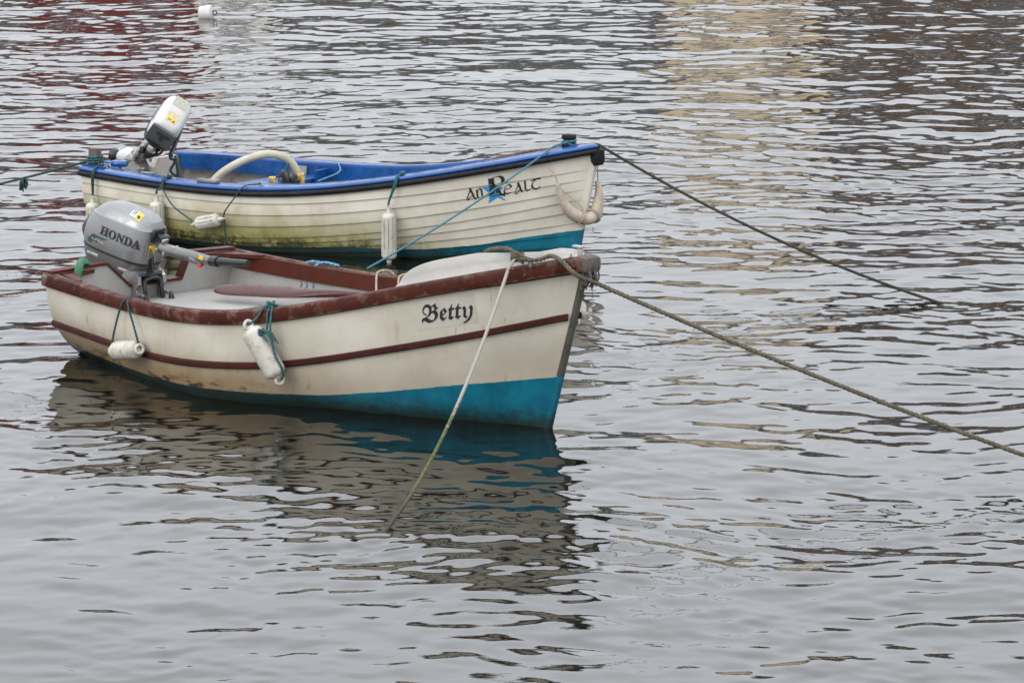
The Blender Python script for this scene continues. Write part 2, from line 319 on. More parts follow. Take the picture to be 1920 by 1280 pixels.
wo = bpy.data.objects.new('water', me); COL.objects.link(wo); tag(wo, 'rippled grey harbour water under an overcast sky', None, None, 'structure')
print('water quads', nf)

# ---------------------------------------------------------------- far shore (seen mirrored in the ripples)
def struct(name, mb, mat): return tag(mb.build(name, mat), None, None, None, 'structure')
struct('quay_wall', MB().box((0, 104, -1.2), (420, 4, 5.6), bev=.08), 'quay')
struct('ground', MB().box((0, 305, .6), (900, 398, 2.0)), 'land')
def house(x0, x1, y, h, rh, col, label, dep=8, doorcol=(.05, .08, .12), cols=2, rows=2, stone=False):
    nm = label.split()[0]
    M['w'] = stone_mat('house_wall', col, sc(col, .75), sc(col, 1.25), 14) if stone else pmat('house_wall', col, .85, .18, .7, None, 0, 20, .2)
    M['dr'] = pmat('house_door', doorcol, .5)
    g = 1.6; o = thing('house', label, 'house', ((x0 + x1) / 2, y, g), 'houses along the far quay'); w = x1 - x0; org = np.array(o.location)
    MB().box((0, dep / 2, h / 2), (w, dep, h)).build('wall', 'w', o, 20)
    m = MB(); a = .25
    m.prism([(-a, h - .05), (dep / 2, h + rh), (dep + a, h - .05), (dep + a, h + .08), (dep / 2, h + rh + .18), (-a, h + .08)], -w / 2 + .03, w / 2 - .03, lambda p, q, d: (d, p, q)); rf = m.build('roof', 'slate', o, 20)
    m = MB(); m.prism([(0.02, h - .03), (dep / 2, h + rh - .03), (dep - .02, h - .03)], -w / 2 + .05, w / 2 - .05, lambda p, q, d: (d, p, q)); m.build('gable', 'w', o, 20)
    MB().box((w / 2 - .6, dep / 2, h + rh + .35), (.7, .9, 1.5), bev=.03).build('chimney', 'w', rf, 20)
    for r in range(rows):
        zc = 1.55 + r * (h - 1.6) / rows * 1.02
        for c in range(cols):
            xc = -w / 2 + w * (c + .5) / cols
            if r == 0 and c == cols - 1:
                d_ = MB().box((xc, -.02, 1.05), (.95, .12, 2.1), bev=.02).build('door', 'dr', o, 20); MB().box((xc + .32, -.1, 1.05), (.06, .06, .14), bev=.01).build('handle', 'black', d_); continue
            f = MB()
            for dx, dz, sx, sz in ((-.5, 0, .1, 1.5), (.5, 0, .1, 1.5), (0, .7, .9, .1), (0, -.7, .9, .1), (0, 0, .9, .06)): f.box((xc + dx, -.03, zc + dz), (sx, .12, sz))
            fo = f.build('window', 'frame', o, 20); MB().box((xc, -.012, zc), (.9, .05, 1.3)).build('pane', 'pane', fo, 20)
HS = [(-31, -24.22, 8.4, 3, (.36, .22, .10), 'ochre rendered house at the far end of the quay', False), (-24.2, -16.42, 7.4, 3, (.10, .085, .07), 'dark stone house left of the red house, across the water', True),
      (-16.4, -10.52, 9.6, 3.2, (.15, .020, .016), 'deep red painted house across the water', False), (-10.5, -8.12, 9.4, 2.0, (.68, .65, .60), 'narrow white house beside the deep red house', False),
      (-8.1, -1.22, 6.4, 3.0, (.085, .075, .062), 'low dark stone house beside the narrow white house', True), (-1.2, 5.38, 6.8, 3.0, (.13, .12, .11), 'low grey rendered house beside the tall cream house', False),
      (5.4, 10.18, 11.4, 3.0, (.62, .50, .34), 'tall cream rendered house across the water', False), (10.2, 17.78, 12.0, 3.4, (.085, .058, .042), 'brown stone warehouse right of the tall cream house', True),
      (17.8, 24.78, 11.0, 3.0, (.10, .07, .055), 'reddish brown rendered house beside the stone warehouse', False), (24.8, 31.5, 8.4, 3.0, (.55, .53, .5), 'pale grey rendered house at the other end of the quay', False)]
for x0, x1, h, rh, c, lab, st in HS: house(x0, x1, 109.5 + .3 * random.random(), h, rh, c, lab, cols=max(1, int((x1 - x0) / 2.1)), rows=3 if h > 9 else 2, stone=st)

# ---------------------------------------------------------------- boats: shared hull mathematics
def spline(xs, ys, x):
    xs = np.asarray(xs, float); ys = np.asarray(ys, float); n = len(xs); h = np.diff(xs); A = np.zeros((n, n)); r = np.zeros(n); A[0, 0] = A[-1, -1] = 1
    for i in range(1, n - 1):
        A[i, i - 1] = h[i - 1]; A[i, i] = 2 * (h[i - 1] + h[i]); A[i, i + 1] = h[i]; r[i] = 6 * ((ys[i + 1] - ys[i]) / h[i] - (ys[i] - ys[i - 1]) / h[i - 1])
    m = np.linalg.solve(A, r); x = np.asarray(x, float); i = np.clip(np.searchsorted(xs, x) - 1, 0, n - 2); hh = h[i]; a = (xs[i + 1] - x) / hh; b = (x - xs[i]) / hh
    return a * ys[i] + b * ys[i + 1] + ((a ** 3 - a) * m[i] + (b ** 3 - b) * m[i + 1]) * hh * hh / 6
SB = [0, .2, .4, .6, .8, .92, 1.]; SZ = [0, .25, .5, .75, 1.]
class Boat:
    def __init__(s, x, y, th, heel, L, b, z, rake, wl, paint):
        s.L = L; s.b = b + [.03]; s.z = z; s.rake = rake; s.wl = wl + [.015]; s.paint = paint
        s.mat = Matrix.Translation((x, y, 0)) @ Matrix.Rotation(-th, 4, 'Z') @ Matrix.Rotation(-heel, 4, 'X')
    def half(s, q): return np.maximum(spline(SB, s.b, q), .02)
    def sheer(s, q): return spline(SZ, s.z, q)
    def hull(s, q, t, side=1, off=0):          # local point array; side +1 = starboard
        q = np.asarray(q, float); t = np.asarray(t, float); b = s.half(q); zs = s.sheer(q); wl = np.maximum(spline(SB, s.wl, q), .008)
        w = np.clip((q - .35) / .65, 0, 1); w = w * w * (3 - 2 * w); pp = 2.4 - 1.2 * w; zk = -.15 - .05 * q; z = zk + (zs - zk) * t; tw = -zk / (zs - zk)
        qq = np.clip(np.log(1 - (1 - tw) ** pp) / np.log(np.clip(wl / b, .05, .97)), .7, 9)
        g = (1 - (1 - np.clip(t, 0, 1)) ** pp) ** (1 / qq); R = s.rake * np.clip((zs - z) / s.z[-1], 0, 1.3)
        return np.stack([q * s.L - R * np.clip(q, 0, 1) ** 4, -side * np.maximum(b * g + off, 0), z + 0 * q], -1)
    def st(s, u, z):
        q = u / s.L
        for _ in range(30):
            zs = s.sheer(q); q = .5 * q + .5 * np.clip((u + s.rake * np.clip((zs - z) / s.z[-1], 0, 1.3) * np.clip(q, 0, 1) ** 4) / s.L, 0, 1)
        zk = -.15 - .05 * q; return q, (z - zk) / (s.sheer(q) - zk)
    def surf(s, u, z, side=1, off=0):
        q, t = s.st(u, z); return s.hull(q, t, side, off)
    def ph(s, P): return P[..., 2] - np.interp(P[..., 0], [a for a, _ in s.paint], [c for _, c in s.paint])
    def W(s, u, v, z): return np.array(s.mat @ Vector((u, -v, z)))      # v = towards starboard
    def WP(s, P): return np.array([s.mat @ Vector(p) for p in np.asarray(P, float).reshape(-1, 3)])
    def rail(s, mb, sec, s0=0., s1=1., n=70, tip=True, sides=(1, -1), dz=0):
        """loft a section (outward, up) along the sheer; both sides joined round the bow when tip"""
        rows = {}
        for side in sides:
            q = np.linspace(s0, s1, n); P = s.hull(q, np.ones(n), side); T = np.gradient(P, axis=0); N = np.stack([T[:, 1] * side, -T[:, 0] * side], 1); N /= np.linalg.norm(N, axis=1)[:, None]
            hb = s.half(q); R = []
            for i in range(n):
                se = sec(q[i]) if callable(sec) else sec
                R.append([(P[i, 0] + N[i, 0] * max(o, -.8 * hb[i]), P[i, 1] + N[i, 1] * max(o, -.8 * hb[i]), P[i, 2] + c + dz) for o, c in se])
            rows[side] = R
        if tip and len(sides) == 2:
            se = sec(1) if callable(sec) else sec; Lz = s.sheer(1.0)
            mid = [[(s.L + max(o, -.02) + .006, 0, Lz + c + dz) for o, c in se]]
            return mb.grid(np.array(rows[1] + mid + rows[-1][::-1]), cv=True, c0=True, c1=True)
        for k in rows: mb.grid(np.array(rows[k]), cv=True, c0=True, c1=True)
        return mb
BA = Boat(-2.0611, 17.7507, .7555, .0245, 3.315, [.6618, .7334, .7691, .6323, .4378, .2663], [.4456, .4208, .4687, .6625, .8697], .234, [.4567, .6471, .7198, .5254, .2899, .1162],
          [(0, .035), (.8, .030), (1.25, .026), (1.69, .042), (2.06, .072), (2.335, .118), (2.75, .196), (3.17, .263), (3.5, .31)])
BB = Boat(-2.5653, 21.8151, .4998, .0328, 3.50, [.5786, .7293, .764, .6391, .4407, .2175], [.3954, .3776, .4044, .5388, .7269], .138, [.405, .6199, .6724, .524, .2909, .0979],
          [(0, .0), (1.4, .02), (2.12, .05), (2.546, .062), (2.862, .102), (3.108, .155), (3.43, .211), (3.7, .25)])
def boat_root(b, name, label):
    o = bpy.data.objects.new(name, None); COL.objects.link(o); o.matrix_world = b.mat; return tag(o, label, 'boat')
def transom(b, root, mat, notch, thick=.045, top=0., name='transom'):
    t = np.linspace(0, 1, 24); near = b.hull(0 * t, t, 1); v = -near[::-1, 1] - .002; z = near[::-1, 2]
    poly = [(a, c) for a, c in zip(v, z)] + [(-a, c) for a, c in zip(v[::-1], z[::-1])][1:]
    poly = poly + [(a, c + top) for a, c in notch[::-1]]
    m = MB(); m.prism(poly, .002, thick, lambda a, c, d_: (d_, -a, c)); return m.build(name, mat, root, 25)
def inner(b, root, mat, s0, s1, th=.03, tmin=.12, name='inner_lining'):
    for side in (1, -1):
        q, t = np.meshgrid(np.linspace(s0, s1, 60), np.linspace(tmin, .985, 16), indexing='ij'); m = MB(); m.grid(b.hull(q, t, side, -th)); m.build(name, mat, root)

# ================================================================ boat one: cream smooth-sided dinghy
A = boat_root(BA, 'dinghy', 'smooth cream dinghy with worn brown gunwale, turquoise bottom and grey outboard')
q, tt = np.meshgrid(np.linspace(0, 1, 110), np.linspace(-1, 1, 111), indexing='ij')
P = np.where((tt >= 0)[..., None], BA.hull(q, np.abs(tt), 1), BA.hull(q, np.abs(tt), -1))
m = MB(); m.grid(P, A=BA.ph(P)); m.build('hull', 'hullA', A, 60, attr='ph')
inner(BA, A, 'deckwhite', .01, .99)
transom(BA, A, 'deckwhite', [(.655, .445), (.30, .455), (.27, .452), (.11, .315), (-.26, .315), (-.33, .452), (-.36, .455), (-.655, .445)])
m = MB()                                           # brown capping round the transom cut-out
pth = [(.66, .452), (.30, .462), (.272, .459), (.112, .322), (-.262, .322), (-.332, .459), (-.36, .462), (-.66, .452)]
for (a, c), (a2, c2) in zip(pth[:-1], pth[1:]):
    d_ = np.array([a2 - a, c2 - c]); d_ /= np.linalg.norm(d_); nrm = np.array([d_[1], -d_[0]]) * -.009
    if nrm[1] < 0: nrm = -nrm
    sec = [(-.008, 0), (.054, 0)]
    V = [(x, -aa + 0, cc) for (aa, cc) in ((a, c - .006), (a2, c2 - .006), (a2 - 0, c2 + .009), (a, c + .009)) for x in (-.008, .054)]
    m.add(V, [(0, 1, 3, 2), (2, 3, 5, 4), (4, 5, 7, 6), (6, 7, 1, 0), (0, 2, 4, 6), (1, 7, 5, 3)])
m.build('transom_cap', 'brownin', A, 30)
def secA(s):
    return [(.012, -.068), (.024, -.062), (.027, -.05), (.027, -.016), (.022, -.002), (.012, .005), (-.022, .007), (-.034, .003), (-.038, -.008), (-.038, -.085), (-.026, -.088), (-.008, -.07)]
m = MB(); BA.rail(m, secA, 0, 1, 110); m.build('gunwale', 'brown', A, 35)
for side in (1, -1):                                # inner face board
    m = MB(); BA.rail(m, [(-.040, .000), (-.048, -.002), (-.050, -.088), (-.040, -.092)], .005, .78, 60, False, (side,)); m.build('inwale', 'brownin', A, 35)
qs = [0, .011, .171, .268, .368, .511, .543, .705, .842, .99]; ts = [.535, .534, .531, .529, .539, .564, .569, .627, .669, .719]
for side in (1, -1):
    q = np.linspace(0.0, .997, 90); t = np.interp(q, qs, ts); C = BA.hull(q, t, side); R = []
    T = np.gradient(C, axis=0); N = np.stack([T[:, 1] * side, -T[:, 0] * side, 0 * q], 1); N /= np.linalg.norm(N, axis=1)[:, None]
    for i in range(90): R.append([C[i] + N[i] * o + np.array([0, 0, c]) for o, c in ((-.012, .018), (.012, .017), (.020, .010), (.020, -.010), (.012, -.017), (-.02, -.018))])
    m = MB(); m.grid(np.array(R), cv=True, c0=True, c1=True); m.build('side_rail', 'rail', A, 30)
t = np.linspace(.435, .925, 30); C = BA.hull(0 * t + 1, t, 0); C[:, 1] = 0
ringA = lambda c, k=1.: [c + np.array(v) for v in ((-.03, -.0265 * k, 0), (.002, -.0265 * k, 0), (.014, -.014, 0), (.014, .014, 0), (.002, .0265 * k, 0), (-.03, .0265 * k, 0))]
m = MB(); m.grid(np.array([ringA(c) for c in C]), cv=True, c0=True, c1=True); m.build('stem_band', 'stem', A, 25)
t = np.linspace(0, .433, 30); C = BA.hull(0 * t + 1, t, 0); C[:, 1] = 0; P = np.array([ringA(c, .8) for c in C]); m = MB(); m.grid(P, cv=True, c0=True, c1=True, A=np.minimum(BA.ph(P), -.01)); m.build('forefoot', 'hullA', A, 25, attr='ph')
m = MB(); m.box((3.315, 0, .835), (.09, .115, .085), bev=.025); bb = m.build('bow_block', 'weath', A); 
m = MB()
for i in range(26):
    a = random.uniform(-.04, .04); x0 = 3.335 + random.uniform(-.02, .03); m.tube(crom([(x0, a, .81), (x0 + random.uniform(-.01, .015), a * 1.1, .77), (x0 - random.uniform(.0, .03), a * 1.2, .72 + random.uniform(-.01, .03))], 4), .004, 5)
m.build('frayed_pad', 'weath', A)
m = MB()                                            # blue paint runs on the inner side
for u0 in (.56, .60, .645):
    P_ = [BA.surf(np.array(u0 + dx), np.array(z_), -1, -.034) for dx, z_ in ((0, .325), (.012, .31), (.004, .296), (.016, .282), (.010, .27))]; m.tube(crom(P_, 5), .0022, 5)
m.build('paint_runs', 'paintrun', A)
# benches and floor
def deck(b, root, name, mat, s0, s1, z, v0, v1, th=.02, n=24):
    q = np.linspace(s0, s1, n); top = []
    for x in q:
        u = x * b.L; e = abs(b.surf(np.array(u), np.array(z))[1]) - .032
        lo = -e if v0 is None else v0(u, e); hi = e if v1 is None else v1(u, e); top.append([(u, -lo, z), (u, -hi, z), (u, -hi, z - th), (u, -lo, z - th)])
    m = MB(); m.grid(np.array(top), cv=True, c0=True, c1=True); return m.build(name, mat, root, 25)
deck(BA, A, 'floor', 'deckwhite', .02, .74, .03, None, None)
deck(BA, A, 'stern_bench', 'deckwhite', .016, .20, .245, None, None, .03)
deck(BA, A, 'side_bench', 'deckwhite', .2003, .72, .245, lambda u, e: e - .24 - .25 * max(0, .95 - u) ** 1.0, None, .03)
deck(BA, A, 'side_bench', 'deckwhite', .2003, .72, .245, None, lambda u, e: -e + .24 + .25 * max(0, .95 - u), .03)
m = MB(); m.box((.66, 0, .135), (.02, 1.25, .19)); m.build('bench_front', 'deckwhite', A)
for side in (1, -1):
    m = MB(); m.prism([(.047, side * .60), (.30, side * .675), (.28, side * .64), (.10, side * .52), (.047, side * .36)], .405, .425, lambda a, c, d_: (a, -c, d_ + .018)); m.build('quarter_knee', 'brownin', A, 25)
# foredeck moulding
q = .742 + .238 * np.linspace(0, 1, 60) ** 1.6; rows = []
for x in q:
    P0 = BA.hull(np.array(x), np.array(1.)); b0 = -P0[1]; k = (x - .742) / .243; k1 = min(1, (x - .742) / .07); prof = []
    for side, fs in ((1, 1.), (-1, .62)):
        hc = min(1, b0 / .16) * fs * .096 * (1 - (1 - k1) ** 2.4) ** (1 / 2.4) * (1 - .70 * max(0, k - .5) / .5) + .008
        L_ = [(.036, .0), (.040, .012), (.050, min(.020, hc * .5)), (.058, hc * .55), (.066, hc - .004), (.072, hc + .002), (.084, hc + .001), (.092, hc - .012), (.12, max(.004, hc - .04))]
        prof.append([(P0[0], -side * max(b0 - a * min(1, b0 / .16), 0), P0[2] + c) for a, c in L_])
    rows.append(prof[0] + [(P0[0], 0, P0[2] + max(.004, (.5 * (prof[0][-1][2] + prof[1][-1][2]) - P0[2] + .012) * min(1, b0 / .2)))] + prof[1][::-1])
m = MB(); m.grid(np.array(rows), c1=True); m.build('foredeck', 'white', A, 50)
r0 = np.array(rows[0]); m = MB(); m.grid(np.stack([r0, r0 + [.014, 0, -.02], r0 * [1, .86, 0] + [.014, 0, .30]])); m.build('cuddy_bulkhead', 'white', A, 50)
m = MB(); m.box((3.262, -.0, .885), (.03, .012, .06), bev=.004); m.box((3.25, 0, .912), (.06, .03, .01), bev=.003); m.build('bow_bracket', 'white', A)
m = MB(); m.box((3.155, -.235, .868), (.07, .016, .016), bev=.005); m.box((3.155, -.235, .845), (.022, .016, .04), bev=.003); m.build('bow_cleat', 'alu', A)
m = MB(); c0 = BA.hull(np.array(.0), np.array(1.)); m.box((.03, -.687, .43), (.035, .012, .026), bev=.003); m.build('corner_plate', 'galv', A)
# name lettering
def on_hull(b, V, F, name, mat, root, off):
    P = np.array([b.surf(np.array(x), np.array(z), 1, off) for x, z in V]); m = MB(); m.add(P, F); return m.build(name, mat, root, 80, fix=False)
V, F = text_geo('\U0001D56D\U0001D58A\U0001D599\U0001D599', .122, .0006); V[:, 0] -= V[:, 0].min(); kx = .196 / V[:, 0].max()
uz = [(2.617 + x * kx + .16 * y, .502 + .215 * x * kx + y * 1.02) for x, y, _ in V]
gx = np.linspace(-.02, .275, 14); gy = np.linspace(-.035, .115, 6); G = [(2.612 + x, .502 + .215 * x + y) for x in gx for y in gy]
on_hull(BA, G, [(i * 6 + j, i * 6 + j + 1, (i + 1) * 6 + j + 1, (i + 1) * 6 + j) for i in range(13) for j in range(5)], 'name_film', 'film', A, .0012)
LY = [[(0, .052), (.010, .062), (.019, .047), (.018, .012), (.027, .004), (.021, -.005), (.007, .006), (.007, .038)], [(.031, .050), (.041, .063), (.050, .048), (.048, .010), (.038, -.013), (.018, -.028), (.004, -.024), (.022, -.014), (.033, .0), (.037, .012), (.038, .040)]]
n0 = len(uz); F = list(F)
for pl_ in LY:
    F.append(tuple(range(n0, n0 + len(pl_)))); n0 += len(pl_); uz += [(2.617 + .200 + x + .16 * y, .502 + .215 * (.200 + x) + y) for x, y in pl_]
on_hull(BA, uz, F, 'name_lettering', 'ink', A, .0035)

# ================================================================ boat two: clinker boat with blue gunwale
B = boat_root(BB, 'clinker_boat', 'cream clinker-built boat with blue gunwale, black rubber band and green algae stains')
NP = 12; LAP = .011
def tedge(i, s):
    d1 = np.interp(s, [0, .39, .667, .97, 1], [.13, .138, .108, .07, .068])
    if i == 0: return np.ones_like(s)
    if i <= 4: return .855 - d1 * (i - 1)
    return (.855 - 3 * d1) * (1 - (i - 4) / (NP - 4))
def strake_off(u, z):
    q, t = BB.st(np.array(u), np.array(z))
    for i in range(NP):
        a, c = tedge(i, q), tedge(i + 1, q)
        if c <= t <= a + 1e-6: return float(LAP * (a - t) / (a - c))
    return LAP
for side in (1, -1):
    for i in range(NP):
        q = np.linspace(0, 1, 80); a, c = tedge(i, q), tedge(i + 1, q); rows = []; top = np.minimum(a + .012, 1)
        tp = np.clip((1 - q) / .04, 0.12, 1)
        for tq, of in ((top, -.001), (a * .5 + c * .5, LAP * .5), (c, LAP), (c + .0004, -.006)): rows.append(BB.hull(q, tq, side, 0) + np.stack([0 * q, -side * of * tp, 0 * q], -1))
        P = np.array(rows).transpose(1, 0, 2); m = MB(); m.grid(P, A=BB.ph(P)); m.build('strake', 'hullB', B, 30, attr='ph')
inner(BB, B, 'grey_in', .01, .985)
transom(BB, B, 'grey_in', [(.575, .395), (.24, .40), (.2, .34), (-.2, .34), (-.24, .40), (-.575, .395)])
t = np.linspace(0, .985, 40); C = BB.hull(0 * t + 1, t, 0); C[:, 1] = 0; ring = ((-.06, -.040, 0), (.0, -.030, 0), (.028, -.016, 0), (.028, .016, 0), (.0, .030, 0), (-.06, .040, 0))
P = np.array([[c + np.array(v) for v in ring] for c in C]); m = MB(); m.grid(P, cv=True, c0=True, c1=True, A=BB.ph(P)); m.build('stem_post', 'hullB', B, 25, attr='ph')
m = MB(); BB.rail(m, [(.012, -.038), (.026, -.036), (.036, -.026), (.039, -.016), (.035, -.007), (.026, -.002), (.004, .0), (.004, -.037)], 0, 1, 110); m.build('rubber_band', 'rubber', B, 50)
m = MB(); BB.rail(m, [(.006, -.010), (.024, .0025), (.027, .012), (.020, .022), (.008, .026), (-.105, .030), (-.115, .025), (-.118, .015), (-.118, .004), (-.1, .002)], 0, 1, 110); m.build('gunwale', 'blue', B, 40)
for side in (1, -1):
    m = MB(); BB.rail(m, [(-.113, .012), (-.121, .008), (-.123, -.090), (-.108, -.092)], .012, .93, 60, False, (side,)); m.build('inwale', 'blue', B, 40)
m = MB(); m.box((3.40, 0, .705), (.14, .10, .02), bev=.006); m.build('breasthook', 'blue', B)
for side in (1,):
    m = MB(); m.prism([(-.004, side * .57), (.20, side * .62), (.17, side * .50), (.09, side * .40), (-.004, side * .25)], .408, .430, lambda a, c, d_: (a, -c, d_)); m.build('quarter_knee', 'blue', B, 25)
deck(BB, B, 'floor', 'grey_in', .02, .9, .02, None, None)
deck(BB, B, 'thwart', 'blue', .245, .325, .315, None, None, .03, 4)
deck(BB, B, 'thwart', 'blue', .56, .63, .30, None, None, .03, 4)
deck(BB, B, 'stern_seat', 'grey_in', .012, .12, .22, None, None, .025, 6)
m = MB(); m.box((1.16, .55, .31), (.02, .16, .12)); m.build('thwart_knee', 'blue', B)
def far_plate(u0, u1, z0, z1, off): 
    m = MB(); P = [[BB.surf(np.array(u), np.array(z), -1, off) for z in (z0, z1)] for u in np.linspace(u0, u1, 5)]; m.grid(np.array(P)); o = m.build('repair_plate', 'galv', B); o.modifiers.new('s', 'SOLIDIFY').thickness = .008
far_plate(.88, .99, .20, .372, -.128)
m = MB(); c = BB.hull(np.array(.312), np.array(1.))                                   # rowlock plate on the blue capping
m.box((c[0], c[1] + .055, c[2] + .040), (.15, .055, .022), bev=.004); pl = m.build('rowlock_plate', 'galv', B); MB().lathe([(0, .012), (1, .012)], (c[0] - .02, c[1] + .055, c[2] + .050), (c[0] - .02, c[1] + .055, c[2] + .0525), 12).build('socket', 'black', pl)
for s_ in (.042, .222, .425, .690):
    c = BB.hull(np.array(s_), np.array(1.)); m = MB(); m.torus((c[0], c[1] + .05, c[2] + .038), (0.3, 1, 0), .014, .004); m.box((c[0] + .03, c[1] + .05, c[2] + .03), (.05, .02, .006), bev=.002); m.build('eye_plate', 'alu', B)
m = MB(); m.box((.052, -.50, .46), (.068, .062, .15), bev=.008); m.build('mooring_post', 'weath', B)
m = MB(); m.tube(crom([(.052 + .05 * math.cos(a), -.50 + .05 * math.sin(a), .432 + .006 * a / 2.2) for a in np.linspace(0, 6.28 * 3.3, 50)], 3), .0075, 6, 3, .03); pw = m.build('rope_turns', 'teal', B)
m = MB(); m.tube(crom([(.07, -.46, .445), (.13, -.44, .44), (.19, -.47, .443), (.24, -.46, .44), (.25, -.43, .44), (.21, -.41, .44)], 6), .006, 6, 3, .03); m.build('rope_tail', 'ltblue', B)
m = MB(); m.lathe([(0, .055), (.5, .06), (.85, .052), (1, .03)], (.205, -.44, .42), (.205, -.44, .462), 18); m.build('rope_bollard', 'blue', B)
m = MB(); m.box((3.315, 0, .715), (.060, .055, .14), bev=.008); m.box((3.315, 0, .738), (.045, .13, .036), bev=.012); m.box((3.315, 0, .785), (.075, .070, .032), bev=.010); m.build('bow_post', 'rubber', B)
m = MB(); m.tube(crom([(3.315 +   .044 * math.cos(a), .042 * math.sin(a), .712 + .004 * a) for a in np.linspace(0, 6.28 * 2.6, 36)], 3), .007, 6, 3, .03); m.build('rope_turns', 'cyan', B)
m = MB(); m.lathe([(0, .03), (.3, .045), (1, .05)], (3.525, 0, .62), (3.51, 0, .71), 14); m.build('bow_pad', 'rubber', B)
# painted name: star and uncial letters (pen strokes)
def LU(cx, cy): return (2.816 + (cx / 4.922 + 800 - 872) * .00295, .395 + .0035 * (375 - (cy / 4.922 + 240)))
def bsurf(u, z, o): return BB.surf(np.array(u), np.array(z), 1, strake_off(u, z) + o)
def pen(mb, pts, w=9, ang=35, off=.004, k=7, nib=None):
    w = w * 1.55
    p = crom([(x, y, 0) for x, y in pts], k)[:, :2] if len(pts) > 2 else np.array([np.array(pts[0]) * (1 - t) + np.array(pts[1]) * t for t in np.linspace(0, 1, 9)])
    nb = np.array([math.cos(math.radians(ang)), -math.sin(math.radians(ang))]) * w / 2; tg = np.gradient(p, axis=0); tg /= np.linalg.norm(tg, axis=1)[:, None] + 1e-9; nr = np.stack([-tg[:, 1], tg[:, 0]], 1)
    off2 = nr * np.maximum(2.8, np.abs(nr @ nb))[:, None]
    mb.grid(np.array([[bsurf(*LU(*(p[i] + j * off2[i])), off) for j in (-1, 0, 1)] for i in range(len(p))]))
m = MB()
star = [(582, 468), (613, 545), (705, 545), (645, 610), (722, 672), (640, 640), (555, 695), (575, 605), (500, 548), (570, 545)]; cs = np.mean(star, 0)
for i in range(10):
    a, b_ = np.array(star[i]), np.array(star[(i + 1) % 10]); T = [[cs * (1 - r) + (a * (1 - s) + b_ * s) * r for s in np.linspace(0, 1, 5)] for r in np.linspace(.02, 1, 7)]
    m.grid(np.array([[bsurf(*LU(*x), .0025) for x in row] for row in T]))
m.build('name_star', 'starblue', B, 80, fix=False)
m = MB(); u_ = lambda *p, w=11, a=40: pen(m, p, w, a)
u_((360, 668), (385, 610), (402, 562)); u_((395, 562), (420, 610), (440, 660), w=13); u_((357, 664), (372, 668), (395, 640), (425, 628), w=6); u_((352, 668), (372, 664), w=7)
u_((458, 574), (464, 610), (468, 650), w=12); u_((462, 600), (480, 566), (500, 572), (508, 610), (512, 640), (525, 636), w=12)
u_((712, 560), (725, 538), (755, 525), (772, 545), (740, 562), (712, 570), (714, 596), (735, 606), (768, 592), w=11); u_((722, 512), (745, 495), w=5)
u_((800, 600), (825, 550), (840, 500), w=10); u_((832, 505), (852, 550), (862, 590), w=13); u_((795, 602), (815, 605), (838, 575), (858, 570), w=6)
u_((895, 492), (898, 540), (903, 575), (920, 572), (942, 562), w=12); u_((885, 496), (902, 488), w=6)
u_((948, 492), (975, 478), (1010, 470), (1035, 466), w=9, a=70); u_((992, 478), (965, 505), (958, 540), (985, 562), (1012, 552), (1028, 535), w=12)
pen(m, [(600, 470), (604, 540), (592, 625)], 34, 10); pen(m, [(582, 492), (625, 462), (675, 452), (705, 470), (700, 505), (665, 530), (625, 540)], 22, 20); pen(m, [(632, 538), (650, 575), (672, 606), (710, 618)], 27, 20)
m.build('name_lettering', 'ink', B, 80, fix=False)

# ================================================================ outboard motors
def frame(f, l, u, o): return (np.array(o, float), np.stack([np.array(f, float), np.array(l, float), np.array(u, float)], 1))
def selli(z, xr, xf, hw, n=3.2, k=40):
    a = np.linspace(0, 2 * np.pi, k, endpoint=False); c, s = np.cos(a), np.sin(a)
    return np.stack([(xf + xr) / 2 + (xf - xr) / 2 * np.sign(c) * np.abs(c) ** (2 / n), hw * np.sign(s) * np.abs(s) ** (2 / n), 0 * a + z], 1)
class Motor:
    def __init__(s, name, label, fr, sc_=1.):
        s.o, s.R = fr; s.e = bpy.data.objects.new(name, None); COL.objects.link(s.e)
        s.e.matrix_world = Matrix.Translation(s.o) @ Matrix((s.R * sc_).tolist()).to_4x4(); tag(s.e, label, 'outboard motor')
    def secs(s, rows, name, mat, n=3.2, par=None):
        m = MB(); m.grid(np.array([selli(*r, n=r[4] if len(r) > 4 else n) if len(r) <= 4 else selli(*r[:4], n=r[4]) for r in rows]), cv=True, c0=True, c1=True); return m.build(name, mat, par or s.e, 32)
def rows_at(rows, z):
    zz = [r[0] for r in rows]; i = np.argsort(zz); zz = np.array(zz)[i]; return [np.interp(z, zz, np.array([r[j] for r in rows])[i]) for j in (1, 2, 3)]
def side_y(rows, x, z, n, off):
    xr, xf, hw = rows_at(rows, z); c = (xr + xf) / 2; h = (xf - xr) / 2; k = min(.999, abs((x - c) / h)); return -(hw * (1 - k ** n) ** (1 / n) + off)
psi, tau = math.radians(27), math.radians(15.5)
fh = np.array([math.cos(psi), -math.sin(psi), 0]); lh = np.array([math.sin(psi), math.cos(psi), 0]); up = np.array([0, 0, 1.])
fA = math.cos(tau) * fh - math.sin(tau) * up; uA = math.sin(tau) * fh + math.cos(tau) * up
MA = Motor('outboard_motor', 'silver grey outboard motor with black tiller grip on the brown-rimmed dinghy', frame(fA, lh, uA, BA.W(-.145, .0, .485)), 1.06)
UP = [(.004, -.205, .205, .132), (.02, -.212, .208, .136), (.06, -.216, .208, .138), (.10, -.210, .204, .136), (.14, -.196, .197, .130), (.160, -.185, .191, .126), (.164, -.178, .188, .114), (.180, -.165, .180, .104), (.196, -.148, .170, .092), (.212, -.118, .140, .078), (.221, -.08, .10, .052), (.224, -.03, .05, .02)]
UP = [(z * 1.12, a, b_, h) for z, a, b_, h in UP]
